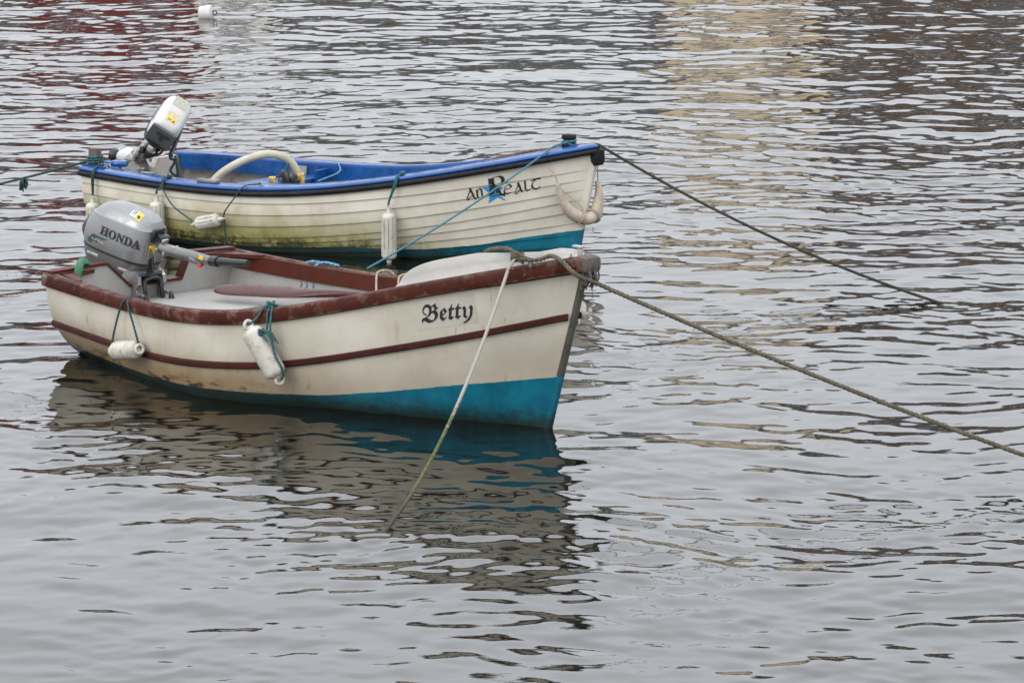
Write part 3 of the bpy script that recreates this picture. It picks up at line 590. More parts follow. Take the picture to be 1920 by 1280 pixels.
LO = [(-.006, -.205, .205, .132), (-.04, -.200, .198, .128), (-.075, -.186, .185, .118), (-.10, -.175, .168, .104), (-.115, -.168, .15, .09), (-.15, -.155, .02, .072), (-.20, -.135, -.01, .058), (-.27, -.12, -.02, .046), (-.60, -.11, -.03, .035), (-.72, -.14, -.01, .03)]
cow = MA.secs(UP, 'cowl', 'silver', 3.4); cow.data.set_sharp_from_angle(angle=math.radians(24)); low = MA.secs(LO, 'lower_cowl', 'silver2', 3.2)
MA.secs([(-.008, -.203, .203, .130), (-.006, -.208, .208, .135), (.004, -.208, .208, .135), (.006, -.203, .203, .130)], 'seam_gasket', 'black', 3.3)
def decal(mo, V, F, rows, n, name, mat, par, off=.0016, org=(0, 0), rot=0, sx=1, sy=1):
    c, s_ = math.cos(rot), math.sin(rot); P = []
    for x, y in V:
        X_ = org[0] + (x * c - y * s_) * sx; Z_ = org[1] + (x * s_ + y * c) * sy; P.append((X_, side_y(rows, X_, Z_, n, off), Z_))
    m = MB(); m.add(P, F); return m.build(name, mat, par, 80, fix=False)
def subgrid(x0, x1, y0, y1, n=8, k=4):
    return [(x, y) for x in np.linspace(x0, x1, n) for y in np.linspace(y0, y1, k)], [(i * k + j, i * k + j + 1, (i + 1) * k + j + 1, (i + 1) * k + j) for i in range(n - 1) for j in range(k - 1)]
V, F = text_geo('\U0001D407\U0001D40E\U0001D40D\U0001D403\U0001D400',   .062, .0016); V[:, 0] -= V[:, 0].min(); kx = .245 / V[:, 0].max()
decal(MA, [(x * kx, y) for x, y, _ in V], F, UP, 3.4, 'brand_lettering', 'ink', cow, .002, (-.078, .090), -.03)
wing = [(-.150, .035), (-.118, .075), (-.02, .072), (-.05, .062), (-.098, .060), (-.108, .048), (-.070, .046), (-.078, .036), (-.115, .036), (-.125, .022), (-.140, .022)]
m = MB(); pts = [(x, side_y(UP, x, z, 3.4, .002), z) for x, z in wing]; m.add(pts, [tuple(range(len(pts)))]); m.build('wing_decal', 'greenink', cow, 80, fix=False)
V, F = text_geo('Four Stroke', .016, 0.0002); decal(MA, [(x, y) for x, y, _ in V], F, UP, 3.4, 'small_lettering', 'cream_st', cow, .003, (-.118, .045), -.02)
def topdecal(x0, x1, y0, y1, mat, name, dz=.002):
    zz = [r[0] for r in UP]; hw = [r[3] for r in UP]
    def ztop(x, y):
        for z in np.linspace(.25, .16, 60):
            xr, xf, h = rows_at(UP, z); c = (xr + xf) / 2; hl = (xf - xr) / 2; k = abs((x - c) / hl) ** 3.4 + abs(y / h) ** 3.4
            if k <= 1: return z
        return .16
    V, F = subgrid(x0, x1, y0, y1, 5, 5); m = MB(); m.add([(x, y, ztop(x, y) + dz) for x, y in V], F); return m.build(name, mat, cow, 80, fix=False)
topdecal(.045, .080, -.085, -.045, 'white_st', 'white_sticker'); topdecal(.083, .112, -.090, -.045, 'yellow', 'warning_sticker')
topdecal(.052, .058, -.080, -.050, 'ink', 'sticker_print', .0035); topdecal(.064, .072, -.080, -.050, 'ink', 'sticker_print', .0035); topdecal(.090, .104, -.084, -.072, 'ink', 'sticker_print', .0035)
m = MB(); m.box((.205, -.03, .165), (.02, .10, .075), bev=.008); m.build('front_panel', 'black', MA.e)
m = MB(); m.tube(crom([(.21, -.05, .17), (.245, -.055, .165), (.262, -.05, .13)], 6), .011, 8); m.lathe([(0, .008), (.2, .02), (.8, .02), (1, .01)], (.25, -.08, .165), (.25, .0, .165), 12); m.build('pull_handle', 'black', MA.e)
m = MB(); m.box((.206, -.062, .075), (.008, .05, .075), bev=.003); m.build('front_sticker', 'yellow', MA.e)
m = MB(); m.tube(crom([(-.205, -.02, .13), (-.225, -.03, .09), (-.236, -.03, .05), (-.225, -.02, .01)], 6), .016, 8); m.build('rear_latch', 'engd', MA.e)
for zx, xx in ((-.035, -.10), (-.055, .10)):
    m = MB(); y = side_y(LO, xx, zx, 3.2, .0); m.box((xx, y, zx), (.075, .014, .022), bev=.0065); m.build('side_cap', 'alu', low)
# tiller: brought level and forward over the bench
dT = BA.mat.to_3x3(); Rinv = MA.R.T / 1.06
def toA(u, v, z): return Rinv @ (BA.W(u, v, z) - MA.o)
t0, t1, t2, t3 = toA(.18, -.005, .535), toA(.33, -.005, .525), toA(.60, 0, .515), toA(.985, -.01, .545)
m = MB(); m.tube(dens([t0, t1, t1 * .65 + t2 * .35], .02), np.linspace(.030, .030, len(dens([t0, t1, t1 * .65 + t2 * .35], .02))), 10); P = dens([t1 * .7 + t2 * .3, t2], .02); m.tube(P, np.linspace(.030, .024, len(P)), 12); til = m.build('tiller_arm', 'silver2', MA.e)
m = MB(); P = dens([t2 - (t3 - t2) * .02, t2 + (t3 - t2) * .12], .01); m.tube(P, .028, 14); P = dens([t2 + (t3 - t2) * .12, t2 + (t3 - t2) * .72], .02); m.tube(P, np.linspace(.022, .018, len(P)), 12); m.build('tiller_grip', 'black', til)
kd = (t2 - t1); kd /= np.linalg.norm(kd); m = MB(); m.box(t2 - kd * .11 + np.array([0, -.012, -.018]), (.09, .03, .03), bev=.01); hb = m.build('throttle_block', 'silver2', til)
m = MB(); m.box(t2 - kd * .075 + np.array([0, -.02, -.035]), (.022, .012, .016), bev=.004); m.build('stop_button', 'redp', til)
m = MB(); m.box(t2 - kd * .07 + np.array([0, -.0285, .012]), (.026, .004, .02)); m.build('tiller_sticker', 'yellow', til)
m = MB()
for k in range(7): m.box(t0 + np.array([-.01 + .017 * k, random.uniform(-.03, .01), random.uniform(-.015, .04)]), (.014, .05, .022), bev=.003)
m.build('tiller_linkage', 'alu', MA.e)
m = MB()
for k in range(6): m.tube(crom([t0 + [-.05, -.03, -.02 - .012 * k], t0 + [-.01 + .004 * k, -.055, -.04 - .014 * k], t0 + [-.03, -.05, -.075 - .014 * k]], 5), .006, 6)
m.build('control_cables', 'black', MA.e)
# clamp bracket on the transom (boat coordinates)
def pA(m_, name, mat, par=None): 
    o = m_.build(name, mat, MA.e); o.matrix_parent_inverse = MA.e.matrix_world.inverted(); return o
MAW = MA.e.matrix_world.inverted() @ BA.mat
def bA(mb, name, mat):      # mesh given in boat coordinates, stored in motor coordinates
    mb.V = [np.array([MAW @ Vector(p) for p in v]) for v in mb.V]; return mb.build(name, mat, MA.e)
for y in (-.09, .09):
    m = MB(); m.prism([(-.04, .36), (-.01, .40), (.06, .40), (.10, .37), (.105, .33), (.085, .30), (.10, .26), (.085, .235), (.06, .24), (.055, .318), (-.04, .318)], y - .012, y + .012, lambda a, c, d_: (a, d_, c)); bA(m, 'clamp_bracket', 'alu')
    m = MB(); m.lathe([(0, .009), (1, .009)], (.05, y, .275), (.15, y, .275), 10); s_ = bA(m, 'clamp_screw', 'alu')
    m = MB(); m.lathe([(0, .006), (.3, .016), (.8, .02), (1, .010)], (.15, y, .285), (.165, y + .012, .185), 10); bA(m, 'clamp_handle', 'black')
m = MB(); m.box((.05, 0, .385), (.09, .17, .028), bev=.008); m.box((-.03, 0, .38), (.08, .10, .08), bev=.01); bA(m, 'swivel_block', 'engd')
m = MB(); m.tube(crom([(.10, -.055, .35), (.115, -.06, .29), (.12, -.055, .235), (.122, 0, .222), (.12, .055, .235), (.115, .06, .29), (.10, .055, .35), (.10, 0, .362), (.10, -.055, .35)], 6), .013, 8); bA(m, 'carrying_handle', 'black')
m = MB(); m.box((-.03, .0, .345), (.03, .07, .09), bev=.004); bA(m, 'tilt_pin_plate', 'galv')
m = MB(); m.lathe([(0, .03), (.3, .045), (.8, .035), (1, .012)], np.array([.04, 0, -.68]), [-.16, 0, -.68], 14); m.box((-.06, 0, -.60), (.2, .10, .012), bev=.004)
for k in range(3):
    a = k * 2.094; m.box((-.12, .06 * math.cos(a), -.68 + .06 * math.sin(a)), (.02, .06, .10), np.array(Matrix.Rotation(a, 3, 'X')), .006)
m.build('propeller', 'black', MA.e)

p = math.radians(11.571); cr, cu, ct = np.array([1., 0, 0]), np.array([0, math.sin(p), math.cos(p)]), np.array([0, -math.cos(p), math.sin(p)])
ax = lambda a, b_, c: (lambda v: v / np.linalg.norm(v))(a * cr + b_ * cu + c * ct)
fB = ax(-.3625, -.751, .552); uB = ax(.427, .392, .815); lB = np.cross(uB, fB); lB /= np.linalg.norm(lB); uB = np.cross(fB, lB)
MBm = Motor('outboard_motor', 'small white outboard motor tilted up on the clinker boat', frame(fB, lB, uB, BB.W(.30, 0, .685)), 1.14)
UW = [(-.085, -.135, .118, .082), (-.07, -.145, .124, .088), (0, -.145, .124, .088), (.05, -.138, .120, .084), (.078, -.128, .112, .076), (.092, -.112, .100, .064), (.099, -.09, .08, .045), (.10, -.02, .02, .01)]
cw = MBm.secs(UW, 'cowl', 'engw', 4.2)
MBm.secs([(-.092, -.140, .135, .090), (-.098, -.142, .138, .091), (-.085, -.150, .140, .093), (-.080, -.146, .136, .090)], 'seam_gasket', 'black', 4.2)
MBm.secs([(-.095, -.13, .12, .082), (-.13, -.11, .11, .07), (-.15, -.07, .08, .05)], 'lower_cowl', 'engd', 3)
m = MB(); m.box((.122, 0, .0), (.022, .158, .165), bev=.009); fp = m.build('front_panel', 'engd', MBm.e)
m = MB(); m.box((.136, .01, .035), (.008, .085, .022), bev=.003); m.box((.138, .01, .012), (.008, .022, .06), bev=.003); m.build('pull_handle', 'black', fp)
m = MB(); m.box((-.085, -.0, .1005), (.07, .085, .0016)); m.build('grey_sticker', 'grey_st', cw); m = MB(); m.box((.012, .0, .1005), (.035, .075, .0016)); m.build('cream_sticker', 'cream_st', cw); m = MB(); m.box((.052, .0, .1005), (.028, .062, .0016)); ys_ = m.build('warning_sticker', 'yellow', cw)
m = MB(); m.add([(.062, .025, .1018), (.062, .008, .1018), (.044, .0165, .1018)], [(0, 1, 2)]); m.box((.055, -.012, .1018), (.005, .022, .0004)); m.build('sticker_print', 'ink', cw, fix=False)
V, F = text_geo('\U0001D407\U0001D40E\U0001D40D\U0001D403\U0001D400', .045, .0006); V[:, 0] -= V[:, 0].min(); kx = .15 / V[:, 0].max()
decal(MBm, [(x * kx, y) for x, y, _ in V], F, UW, 4.2, 'brand_lettering', 'ink', cw, .002, (-.085, .0), 0)
m = MB(); m.tube(crom([(-.08, .085, -.10), (.0, .10, -.12), (.09, .11, -.11), (.14, .115, -.09)], 6), .014, 8); m.build('tiller_grip', 'black', MBm.e)
MBW = MBm.e.matrix_world.inverted() @ BB.mat
def bB(mb, name, mat): mb.V = [np.array([MBW @ Vector(p_) for p_ in v]) for v in mb.V]; return mb.build(name, mat, MBm.e)
lo0 = np.array(BB.mat.inverted() @ Vector(MBm.o + MBm.R @ np.array([-.02, 0, -.12])))
m = MB(); P = dens([lo0, (.10, .0, .47), (.02, 0, .42)], .02); m.tube(P, np.linspace(.055, .045, len(P)), 12); bB(m, 'swivel_leg', 'alu')
m = MB()
for y in (-.06, .06): m.tube(dens([(.02, y, .40), (.12, y * 1.1, .50), (.20, y, .56)], .03), .014, 8); m.box((.03, y * 1.2, .42), (.07, .02, .06), np.array(Matrix.Rotation(-.7, 3, 'Y')), .006)
m.tube([(.10, -.09, .47), (.10, .09, .47)], .012, 8); m.tube([(.16, -.08, .53), (.16, .08, .53)], .010, 8); m.box((.19, -.05, .50), (.05, .05, .05), np.array(Matrix.Rotation(.5, 3, 'Y')), .01)
bB(m, 'tilt_linkage', 'alu')
m = MB()
for k in range(5): m.box((.13 + .022 * k, -.07 + .03 * k, .49 + .012 * (k % 3)), (.03, .022, .05), np.array(Matrix.Rotation(.3 * k, 3, 'Y')), .005)
bB(m, 'throttle_linkage', 'black')
m = MB(); 
for k in range(4): m.tube(crom([(.18, -.05 + .03 * k, .52), (.16 + .02 * k, -.06 + .03 * k, .47), (.12, -.04 + .02 * k, .43)], 5), .008, 6)
bB(m, 'control_cables', 'black')
for y in (-.07, .07):
    m = MB(); m.prism([(-.03, .37), (.0, .42), (.07, .41), (.10, .36), (.09, .30), (.07, .28), (.055, .35), (-.03, .35)], y - .012, y + .012, lambda a, c, d_: (a, d_, c)); bB(m, 'clamp_bracket', 'alu')
m = MB(); m.lathe([(0, .008), (1, .008)], (.05, -.05, .335), (.20, -.05, .335), 8); m.box((.205, -.05, .335), (.012, .07, .014), bev=.004); bB(m, 'clamp_screw', 'alu')
m = MB(); m.lathe([(0, .05), (.4, .062), (1, .03)], (.02, .0, .43), (-.13, .02, .42), 16); bB(m, 'gear_leg', 'engw')
m = MB(); m.lathe([(0, .02), (.1, .038), (.5, .046), (.85, .042), (1, .015)], (-.13, .01, .425), (-.185, .0, .435), 16); bB(m, 'propeller_hub', 'black')

# ================================================================ fenders
def fender(label, p0, p1, r, ropes, mat='teal', group='white fenders hung along the boats', neck=True, flute=10, rr=.0055, big_eye=False):
    p0, p1 = np.array(p0), np.array(p1); o = thing('fender', label, 'fender', p1, group); org = np.array(o.location); l = np.linalg.norm(p1 - p0); ax_ = (p1 - p0) / l
    pf = [(0, .02)] + [(.5 * r / l * (1 - math.cos(a)) * 1.2, .35 * r + .65 * r * math.sin(a)) for a in np.linspace(.1, 1.57, 7)]
    pf = pf + [(x, r) for x in np.linspace(.2, .8, 13)] + [(1 - h, q_) for h, q_ in pf[::-1]]
    m = MB(); m.lathe(pf, p0, p1, 60, flute, .16, (.2, .86)); m.build('body', 'fender', o, 50, org=org)
    for pe, sg in ((p0, -1), (p1, 1)):
        m = MB(); c = pe + ax_ * sg * .020
        if neck: m.lathe([(0, r * .42), (.4, r * .32), (1, r * .30)], pe - ax_ * sg * .005, pe + ax_ * sg * .03, 14); m.torus(pe + ax_ * sg * .036, np.cross(ax_, [.3, -.9, .2]), .011, .006)
        else: m.torus(pe + ax_ * sg * .018, [.5, -.8, .2], .022, .009); m.lathe([(0, r * .6), (1, r * .3)], pe - ax_ * sg * .01, pe + ax_ * sg * .012, 14)
        m.build('eye', 'fender', o, 50, org=org)
    for k_, rp in enumerate(ropes):
        m = MB(); m.tube(dens(crom(rp, 8), .008), rr, 8, 3, .022, .2); m.build('lanyard', mat, o, 50, org=org)
    return o
def hp(b, u, z, off, side=1): return BB.WP(b.surf(np.array(u), np.array(z), side, off))[0] if b is BB else BA.WP(b.surf(np.array(u), np.array(z), side, off))[0]
def gp(b, s_, off, dz, side=1): 
    c = b.hull(np.array(s_), np.array(1.), side); return b.WP([c[0], c[1] - side * off, c[2] + dz])[0]
e0, e1 = hp(BA, .72, .140, .068), hp(BA, .945, .185, .068); kn = gp(BA, .242, .0, .012)
fender('short white fender hanging level below the stern gunwale of the brown-rimmed dinghy', e0, e1, .050, [[kn, gp(BA, .235, .034, -.02), gp(BA, .225, .05, -.12), e0 + [-.012, -.01, .05], e0 + [-.012, 0, .0]], [kn, gp(BA, .25, .034, -.02), gp(BA, .272, .05, -.12), e1 + [0, 0, .05], e1 + [.012, 0, .004]]], 'dteal', neck=False, flute=0)
e0, e1 = hp(BA, 1.755, .40, .08), hp(BA, 1.885, .165, .085); kn = gp(BA, .545, .0, .02)
fo = fender('long grubby white fender hanging aslant amidships on the brown-rimmed dinghy', e0, e1, .056, [[e0 + [-.01, 0, .015], gp(BA, .533, .045, -.035), gp(BA, .54, .03, .008), kn, gp(BA, .55, -.03, .012)], [kn, gp(BA, .548, .034, -.02), gp(BA, .551, .05, -.10), gp(BA, .555, .09, -.12), gp(BA, .565, .10, -.16)], [kn + [.01, 0, 0], gp(BA, .555, .034, -.02), gp(BA, .562, .07, -.10), e0 * .5 + e1 * .5 + [.055, -.045, .01], e0 * .15 + e1 * .85 + [.05, -.04, .0], e1 + [.022, -.012, -.012]]], 'teal', neck=False, flute=0)
m = MB(); kc = np.array(kn); m.tube(crom([kc + .02 * np.array([math.cos(2.4 * i), math.sin(1.7 * i) * .8, .8 * math.sin(2.9 * i)]) for i in range(14)], 6), .006, 7, 3, .022); m.build('knot', 'teal', fo, 50, org=np.array(fo.location))
kc = gp(BA, .551, .09, -.11); m = MB(); m.tube(crom([kc + .014 * np.array([math.cos(2.4 * i), math.sin(1.7 * i), math.sin(2.9 * i)]) for i in range(12)], 6), .006, 7, 3, .022)
for k in range(4): m.tube(crom([kc, kc + [.02 + .01 * k, -.01, .005], kc + [.05 + .012 * k, -.02 + .01 * k, -.03 - .01 * k]], 5), .003, 5)
m.build('knot', 'teal', fo, 50, org=np.array(fo.location))
e0, e1 = hp(BA, 3.03, .575, .045, -1), hp(BA, 3.07, .515, .045, -1)
fender('small white fender behind the stem of the brown-rimmed dinghy', e0, e1, .034, [[gp(BA, .93, .02, -.01, -1), e0 + [0, 0, .03]]], 'dteal', flute=0)
def vfender(label, s_, u, z0, z1, r=.048, rope='dteal', up=.03):
    e0 = hp(BB, u, z0, .058); e1 = np.array([e0[0], e0[1] - .0, e0[2] - (z0 - z1)]); kn = gp(BB, s_, -.05, .04)
    rp = [kn, gp(BB, s_, .02, .03), gp(BB, s_, .052, -.02), e0 + [0, -.005, .07], e0 + [0, 0, .034]]
    rp2 = [kn + [.006, 0, 0], gp(BB, s_, .024, .034) + [.008, 0, 0], gp(BB, s_, .054, -.02) + [.012, 0, 0], e0 + [.004, -.005, .075], e0 + [.002, -.008, .034]]
    o = fender(label, e0, e1, r, [rp, rp2], rope); kc = np.array(kn); m = MB(); m.tube(crom([kc + .016 * np.array([math.cos(2.4 * i), math.sin(1.7 * i), .8 * math.sin(2.9 * i)]) for i in range(12)], 5), .0055, 7, 3, .022); m.build('knot', rope, o, 50, org=np.array(o.location))
vfender('fluted white fender hanging upright below the stern post of the clinker boat', .042, .135, .195, -.10)
vfender('fluted white fender hanging upright below the rope bollard of the clinker boat', .222, .745, .265, -.02)
vfender('tall fluted white fender hanging upright amidships on the clinker boat', .690, 2.375, .30, .005, .048, 'teal')
e0, e1 = hp(BB, 1.065, .148, .06), hp(BB, 1.245, .192, .062)
fender('fluted white fender slung nearly level between two cords on the clinker boat', e0, e1, .044, [[gp(BB, .224, -.05, .04), gp(BB, .222, .03, .03), gp(BB, .228, .05, -.03), gp(BB, .255, .06, -.13), e0 + [-.03, 0, .02]], [gp(BB, .425, -.05, .04), gp(BB, .405, .03, .03), gp(BB, .39, .055, -.04), gp(BB, .372, .07, -.13), e1 + [.03, 0, .01]], [e1 + [.03, 0, .01], e1 + [.038, 0, -.08], e1 + [.03, 0, -.24]]], 'dteal', rr=.0045)
# crescent bow fender
pts = [(3.345, .20, .511), (3.359, .172, .419), (3.396, .135, .342), (3.435, .088, .302), (3.475, .03, .286), (3.492, -.03, .307), (3.497, -.055, .361), (3.497, -.07, .437), (3.479, -.08, .509)]
Pw = crom([BB.W(*a) for a in pts], 6); k = np.linspace(0, 1, len(Pw)); rad = .036 * np.clip(np.sin(np.pi * np.clip(k, .04, .96)) * 1.15, 0, 1) ** .55 + .004
o = thing('bow_fender', 'dirty beige crescent fender lashed round the bow of the clinker boat', 'fender', Pw[len(Pw) // 2]); org = np.array(o.location)
m = MB(); m.tube(Pw, rad, 16); m.build('body', 'bowf', o, 60, org=org)
for i in (-5, 4): m = MB(); c = Pw[len(Pw) // 2 + i]; m.torus(c, Pw[len(Pw) // 2 + i + 1] - Pw[len(Pw) // 2 + i - 1], .045, .0045); m.torus(c + [.008, 0, .004], Pw[len(Pw) // 2 + i + 1] - Pw[len(Pw) // 2 + i - 1], .045, .0045); m.build('lashing', 'string', o, 60, org=org)
m = MB(); m.tube(crom([Pw[1], BB.W(3.325, .205, .57), BB.W(3.27, .215, .62)], 6), .0035, 6); m.tube(crom([Pw[-2], BB.W(3.48, -.08, .60), BB.W(3.50, -.07, .68)], 6), .0035, 6); m.tube([Pw[1], BB.W(3.42, .11, .40), BB.W(3.49, .03, .31)], .0025, 6); m.tube([BB.W(3.495, 0, .23), BB.W(3.50, 0, .19)], .004, 5); m.build('lanyard', 'string', o, 60, org=org)

# ================================================================ loose gear
def rope_thing(label, path, r, mat, cat='rope', name='mooring_rope', pitch=.06, group=None, extra=None):
    P = dens(path, min(.012, pitch / 7)); org = P[0]; m = MB(); m.strands(P, r, pitch) if r >= .0083 and pitch < 1 else m.tube(P, r, 9, 3, pitch, .2)
    if extra: extra(m)
    return tag(m.build(name, mat, None, 60, org=org), label, cat, group)
# oar: flattened blade that narrows to the loom, lying on the bench
oa = [BA.W(*p_) for p_ in ((.37, -.225, .275), (.62, -.325, .285), (.86, -.40, .295), (1.30, -.52, .315), (2.35, -.30, .33))]
P = dens(crom(oa, 10), .02); n = len(P); o = thing('oar', 'dark red varnished oar lying along the white bench', 'oar', P[0]); org = P[0]
L_ = np.r_[0, np.cumsum(np.linalg.norm(np.diff(P, axis=0), axis=1))]
wv = np.interp(L_, [0, .02, .06, .14, .42, .62, .75, 3], [.02, .04, .052, .058, .056, .030, .022, .021]); hv = np.interp(L_, [0, .1, .45, .7, 3], [.007, .010, .013, .020, .021])
T = np.gradient(P, axis=0); T /= np.linalg.norm(T, axis=1)[:, None]; S_ = np.cross(T, [0, 0, 1.]); S_ /= np.linalg.norm(S_, axis=1)[:, None]; ti = math.radians(24); S2 = S_ * math.cos(ti) + np.array([0, 0, -1.]) * math.sin(ti); U_ = np.cross(S2, T)
a = np.linspace(0, 2 * np.pi, 16, endpoint=False); G = P[:, None] + np.cos(a)[None, :, None] * (S2 * wv[:, None])[:, None] + np.sin(a)[None, :, None] * (U_ * hv[:, None])[:, None]; G[..., 2] += .035
cut = np.searchsorted(L_, .62); m = MB(); m.grid(G[:cut + 1], cv=True, c0=True, c1=True); m.build('blade', 'oar', o, 50, org=org); m = MB(); m.grid(G[cut:], cv=True, c0=True, c1=True); m.build('shaft', 'oar', o, 50, org=org)
# hose arch in clinker boat
hs_ = crom([BB.W(u, v, z) for u, v, z in ((.62, .06, .20), (.665, .04, .29), (.701, .02, .345), (.767, -.02, .404), (.854, -.08, .458), (.929, -.16, .488), (.995, -.22, .491), (1.062, -.28, .455), (1.098, -.31, .398), (1.113, -.32, .34), (1.118, -.325, .25))], 6)
o = tag(MB().tube(hs_, .027, 14).build('hose', 'hose', None, 60, org=hs_[0]), 'thick cream hose arched over the thwart of the clinker boat', 'hose')
o = thing('pot_hauler', 'black pulley wheel with brass clamps under the cream hose', 'pulley', BB.W(1.08, -.25, .22)); org = np.array(o.location); a0, a1 = BB.W(1.06, -.20, .325), BB.W(1.10, -.27, .33)
m = MB(); m.lathe([(0, .045), (.1, .062), (.35, .066), (.5, .055), (.65, .066), (.9, .062), (1, .045)], a0, a1, 24); m.build('wheel', 'black', o, 40, org=org)
m = MB(); m.lathe([(0, .02), (1, .02)], a0 - (a1 - a0) * .15, a1 + (a1 - a0) * .15, 14); m.build('axle', 'galv', o, 40, org=org)
for u, v, z in ((1.01, -.17, .325), (1.15, -.30, .345)): m = MB(); m.box(BB.W(u, v, z), (.05, .03, .05), bev=.008); m.box(BB.W(u + .02, v, z - .04), (.02, .02, .08), bev=.004); m.build('clamp', 'brass', o, 40, org=org)
m = MB(); m.lathe([(0, .03), (1, .03)], BB.W(1.113, -.32, .352), BB.W(1.114, -.32, .334), 16); m.build('hose_clip', 'alu', o, 40, org=org)
rope_thing('thin teal cord tied from the cream hose to the pulley wheel', crom([BB.W(1.08, -.29, .475), BB.W(1.072, -.26, .42), BB.W(1.045, -.22, .36), BB.W(1.0, -.18, .335)], 8), .006, 'teal', 'cord', 'cord', .025)
rope_thing('thin pale cord lying across the cockpit to the inner blue board', crom([BB.W(1.22, -.66, .41), BB.W(1.45, -.3, .40), BB.W(1.66, .3, .415)], 8), .004, 'ltblue', 'cord', 'cord', .025)
for k, (u, v, z) in enumerate(((.10, .0, .30),)):
    o = rope_thing('tangled dark teal cord hanging beside the tilted white motor', crom([BB.W(.22, -.12, .42), BB.W(.25, -.14, .40), BB.W(.24, -.10, .34), BB.W(.26, -.15, .30), BB.W(.28, -.12, .38), BB.W(.24, -.16, .43), BB.W(.27, -.15, .33), BB.W(.30, -.14, .28)], 8), .010, 'dteal', 'cord', 'cord', .03)
rope_thing('short green hose looped over the transom corner of the dinghy', crom([BA.W(.094, .525, .33), BA.W(.096, .525, .42), BA.W(.085, .505, .468), BA.W(.05, .46, .490), BA.W(.03, .40, .475), BA.W(.01, .36, .43)], 8), .021, 'greenhose', 'hose', 'hose', 5)
rope_thing('faded blue cord looped over the far gunwale of the dinghy', crom([BA.W(.665, -.745, .437), BA.W(.62, -.72, .440), BA.W(.585, -.705, .425), BA.W(.57, -.690, .385), BA.W(.59, -.688, .366), BA.W(.64, -.690, .372), BA.W(.665, -.70, .42), BA.W(.70, -.735, .442), BA.W(.80, -.755, .435)], 7), .0075, 'ltblue', 'cord', 'cord', .03)
for lab, u in (('beige string looped over the far gunwale, the one nearer the faded blue cord', 1.16), ('beige string looped over the far gunwale, the one nearer the white foredeck', 1.33)):
    rope_thing(lab, crom([BA.W(u + .05, -.80, .40), BA.W(u + .01, -.785, .447), BA.W(u - .01, -.72, .450), BA.W(u, -.69, .42), BA.W(u + .05, -.64, .34), BA.W(u + .08, -.60, .28)], 7), .0055, 'string', 'string', 'string', .02)
# mooring lines
pa = [(2.79, .20, .80), (2.815, .2, .845), (2.869, .22, .872), (2.966, .24, .894), (3.05, .26, .897), (3.10, .27, .875), (3.15, .265, .864), (3.194, .22, .864), (3.20, .14, .875), (3.28, .17, .872), (3.345, .19, .852), (3.39, .197, .828), (3.43, .17, .800), (3.475, .10, .768)]
P = crom([BA.W(*a) for a in pa], 8); end = np.array([2.862, 14.295, -.02]); P = np.vstack([P, sagline(P[-1], end, .035, 60)[1:]])
rope_thing('thick twisted hemp rope from the dinghy bow running down to the water', P, .0115, 'rope', pitch=.075)
kc = BA.W(3.10, .27, .87); Pk = crom([kc + np.array([.030 * math.cos(2.1 * i + .3) , .022 * math.sin(1.7 * i), .022 * math.sin(2.7 * i + 1)]) for i in range(16)], 7)
rope_thing('lumpy knot of hemp rope on the white foredeck of the dinghy', Pk, .0115, 'rope', 'knot', 'rope_knot', .08)
s0 = BA.W(3.105, .29, .868); P = np.vstack([crom([s0, BA.W(3.10, .335, .815)], 4), sagline(BA.W(3.10, .335, .81), (-.591, 13.465, -.02), .15, 70)])
def line_mat():
    n = NT('pale_line_green_end'); w = n.noise(60, 5, .6); zz = n.math('ADD', n.xyz(2), n.math('MULTIPLY', n.math('SUBTRACT', w, .5), .25))
    c = n.mix(n.rng(zz, -.62, -.50), n.mix(n.rng(w, .35, .65), (.035, .06, .012), (.10, .10, .05)), (.28, .265, .22)); c = n.mix(n.rng(n.math('ADD', n.xyz(2), n.math('MULTIPLY', w, .1)), -.80, -.70), (.03, .03, .018), c)
    n.set(n.b.inputs['Base Color'], c); n.b.inputs['Roughness'].default_value = .85; return n.m
M['line'] = line_mat(); rope_thing('thin pale line from the dinghy bow to the water, green with weed below', P, .0085, 'line', pitch=.04)
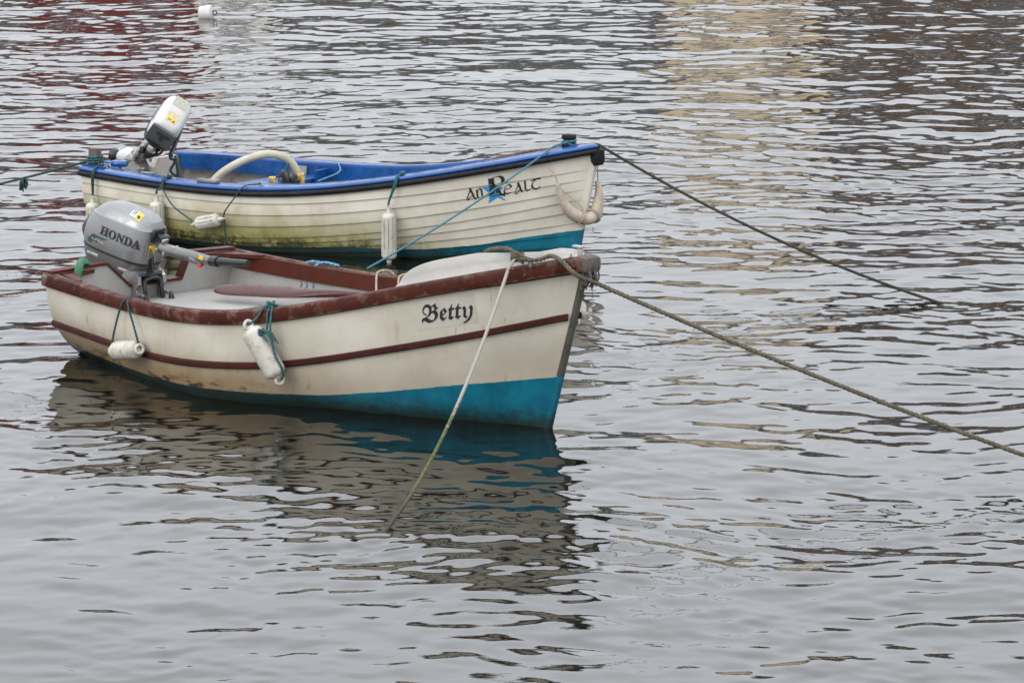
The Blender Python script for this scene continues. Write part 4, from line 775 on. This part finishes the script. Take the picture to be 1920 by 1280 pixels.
P = np.vstack([crom([BB.W(3.30, .05, .735), BB.W(3.37, .02, .735), BB.W(3.46, 0, .745), BB.W(3.52, 0, .748), BB.W(3.565, 0, .73)], 6), sagline(BB.W(3.565, 0, .73), (2.573, 18.836, -.02), .075, 70)[1:]])
rope_thing('dark olive mooring rope from the clinker boat bow to the water', P, .0095, 'darkrope', pitch=.05)
rope_thing('brown twisted rope lying on the blue bow capping of the clinker boat', crom([BB.W(3.28, .02, .725), BB.W(3.20, -.01, .70), BB.W(3.0, -.08, .665), BB.W(2.85, -.14, .625), BB.W(2.72, -.17, .595), BB.W(2.66, -.16, .57)], 8), .011, 'brownrope', pitch=.05)
rope_thing('cyan line stretched from the clinker boat bow post to the dinghy', np.vstack([crom([BB.W(3.36, .03, .735), BB.W(3.32, .06, .75), BB.W(3.26, .10, .73)], 5), sagline(BB.W(3.26, .10, .73), BA.W(.99, -.785, .44), .03, 50)[1:]]), .0055, 'cyan', pitch=.03)
s0 = BB.W(.03, .50, .455); P = sagline(s0, (-5.6, 21.5, -.12), .05, 80)
kk = P[np.argmin(abs(P[:, 0] + 3.24))]
def knot(m):
    for i in range(14): m.tube(crom([kk, kk + [random.uniform(-.03, .03), random.uniform(-.02, .02), -.03], kk + [random.uniform(-.025, .02), 0, random.uniform(-.09, -.04)]], 4), .006, 5)
rope_thing('dark teal stern line of the clinker boat with a ragged knot', P, .0085, 'dteal', pitch=.04, extra=knot)
rope_thing('thin dull brown stern line of the dinghy reaching down to the water', sagline(BA.W(.0, .64, .36), (-4.6, 18.9, -.08), .03, 60), .006, 'brownrope', pitch=.04)
# buoy
o = thing('mooring_buoy', 'small white barrel-shaped buoy floating alone far behind the boats', 'buoy', (-3.28, 35.0, .005)); m = MB(); m.lathe([(0, .03), (.03, .065), (.12, .085), (.88, .085), (.97, .065), (1, .03)], (-.075, .02, .03), (.075, 0, .045), 20); m.build('body', 'buoy', o)
m = MB(); m.torus((.095, 0, .045), (0, 1, 0), .022, .008); m.build('ring', 'stem', o)
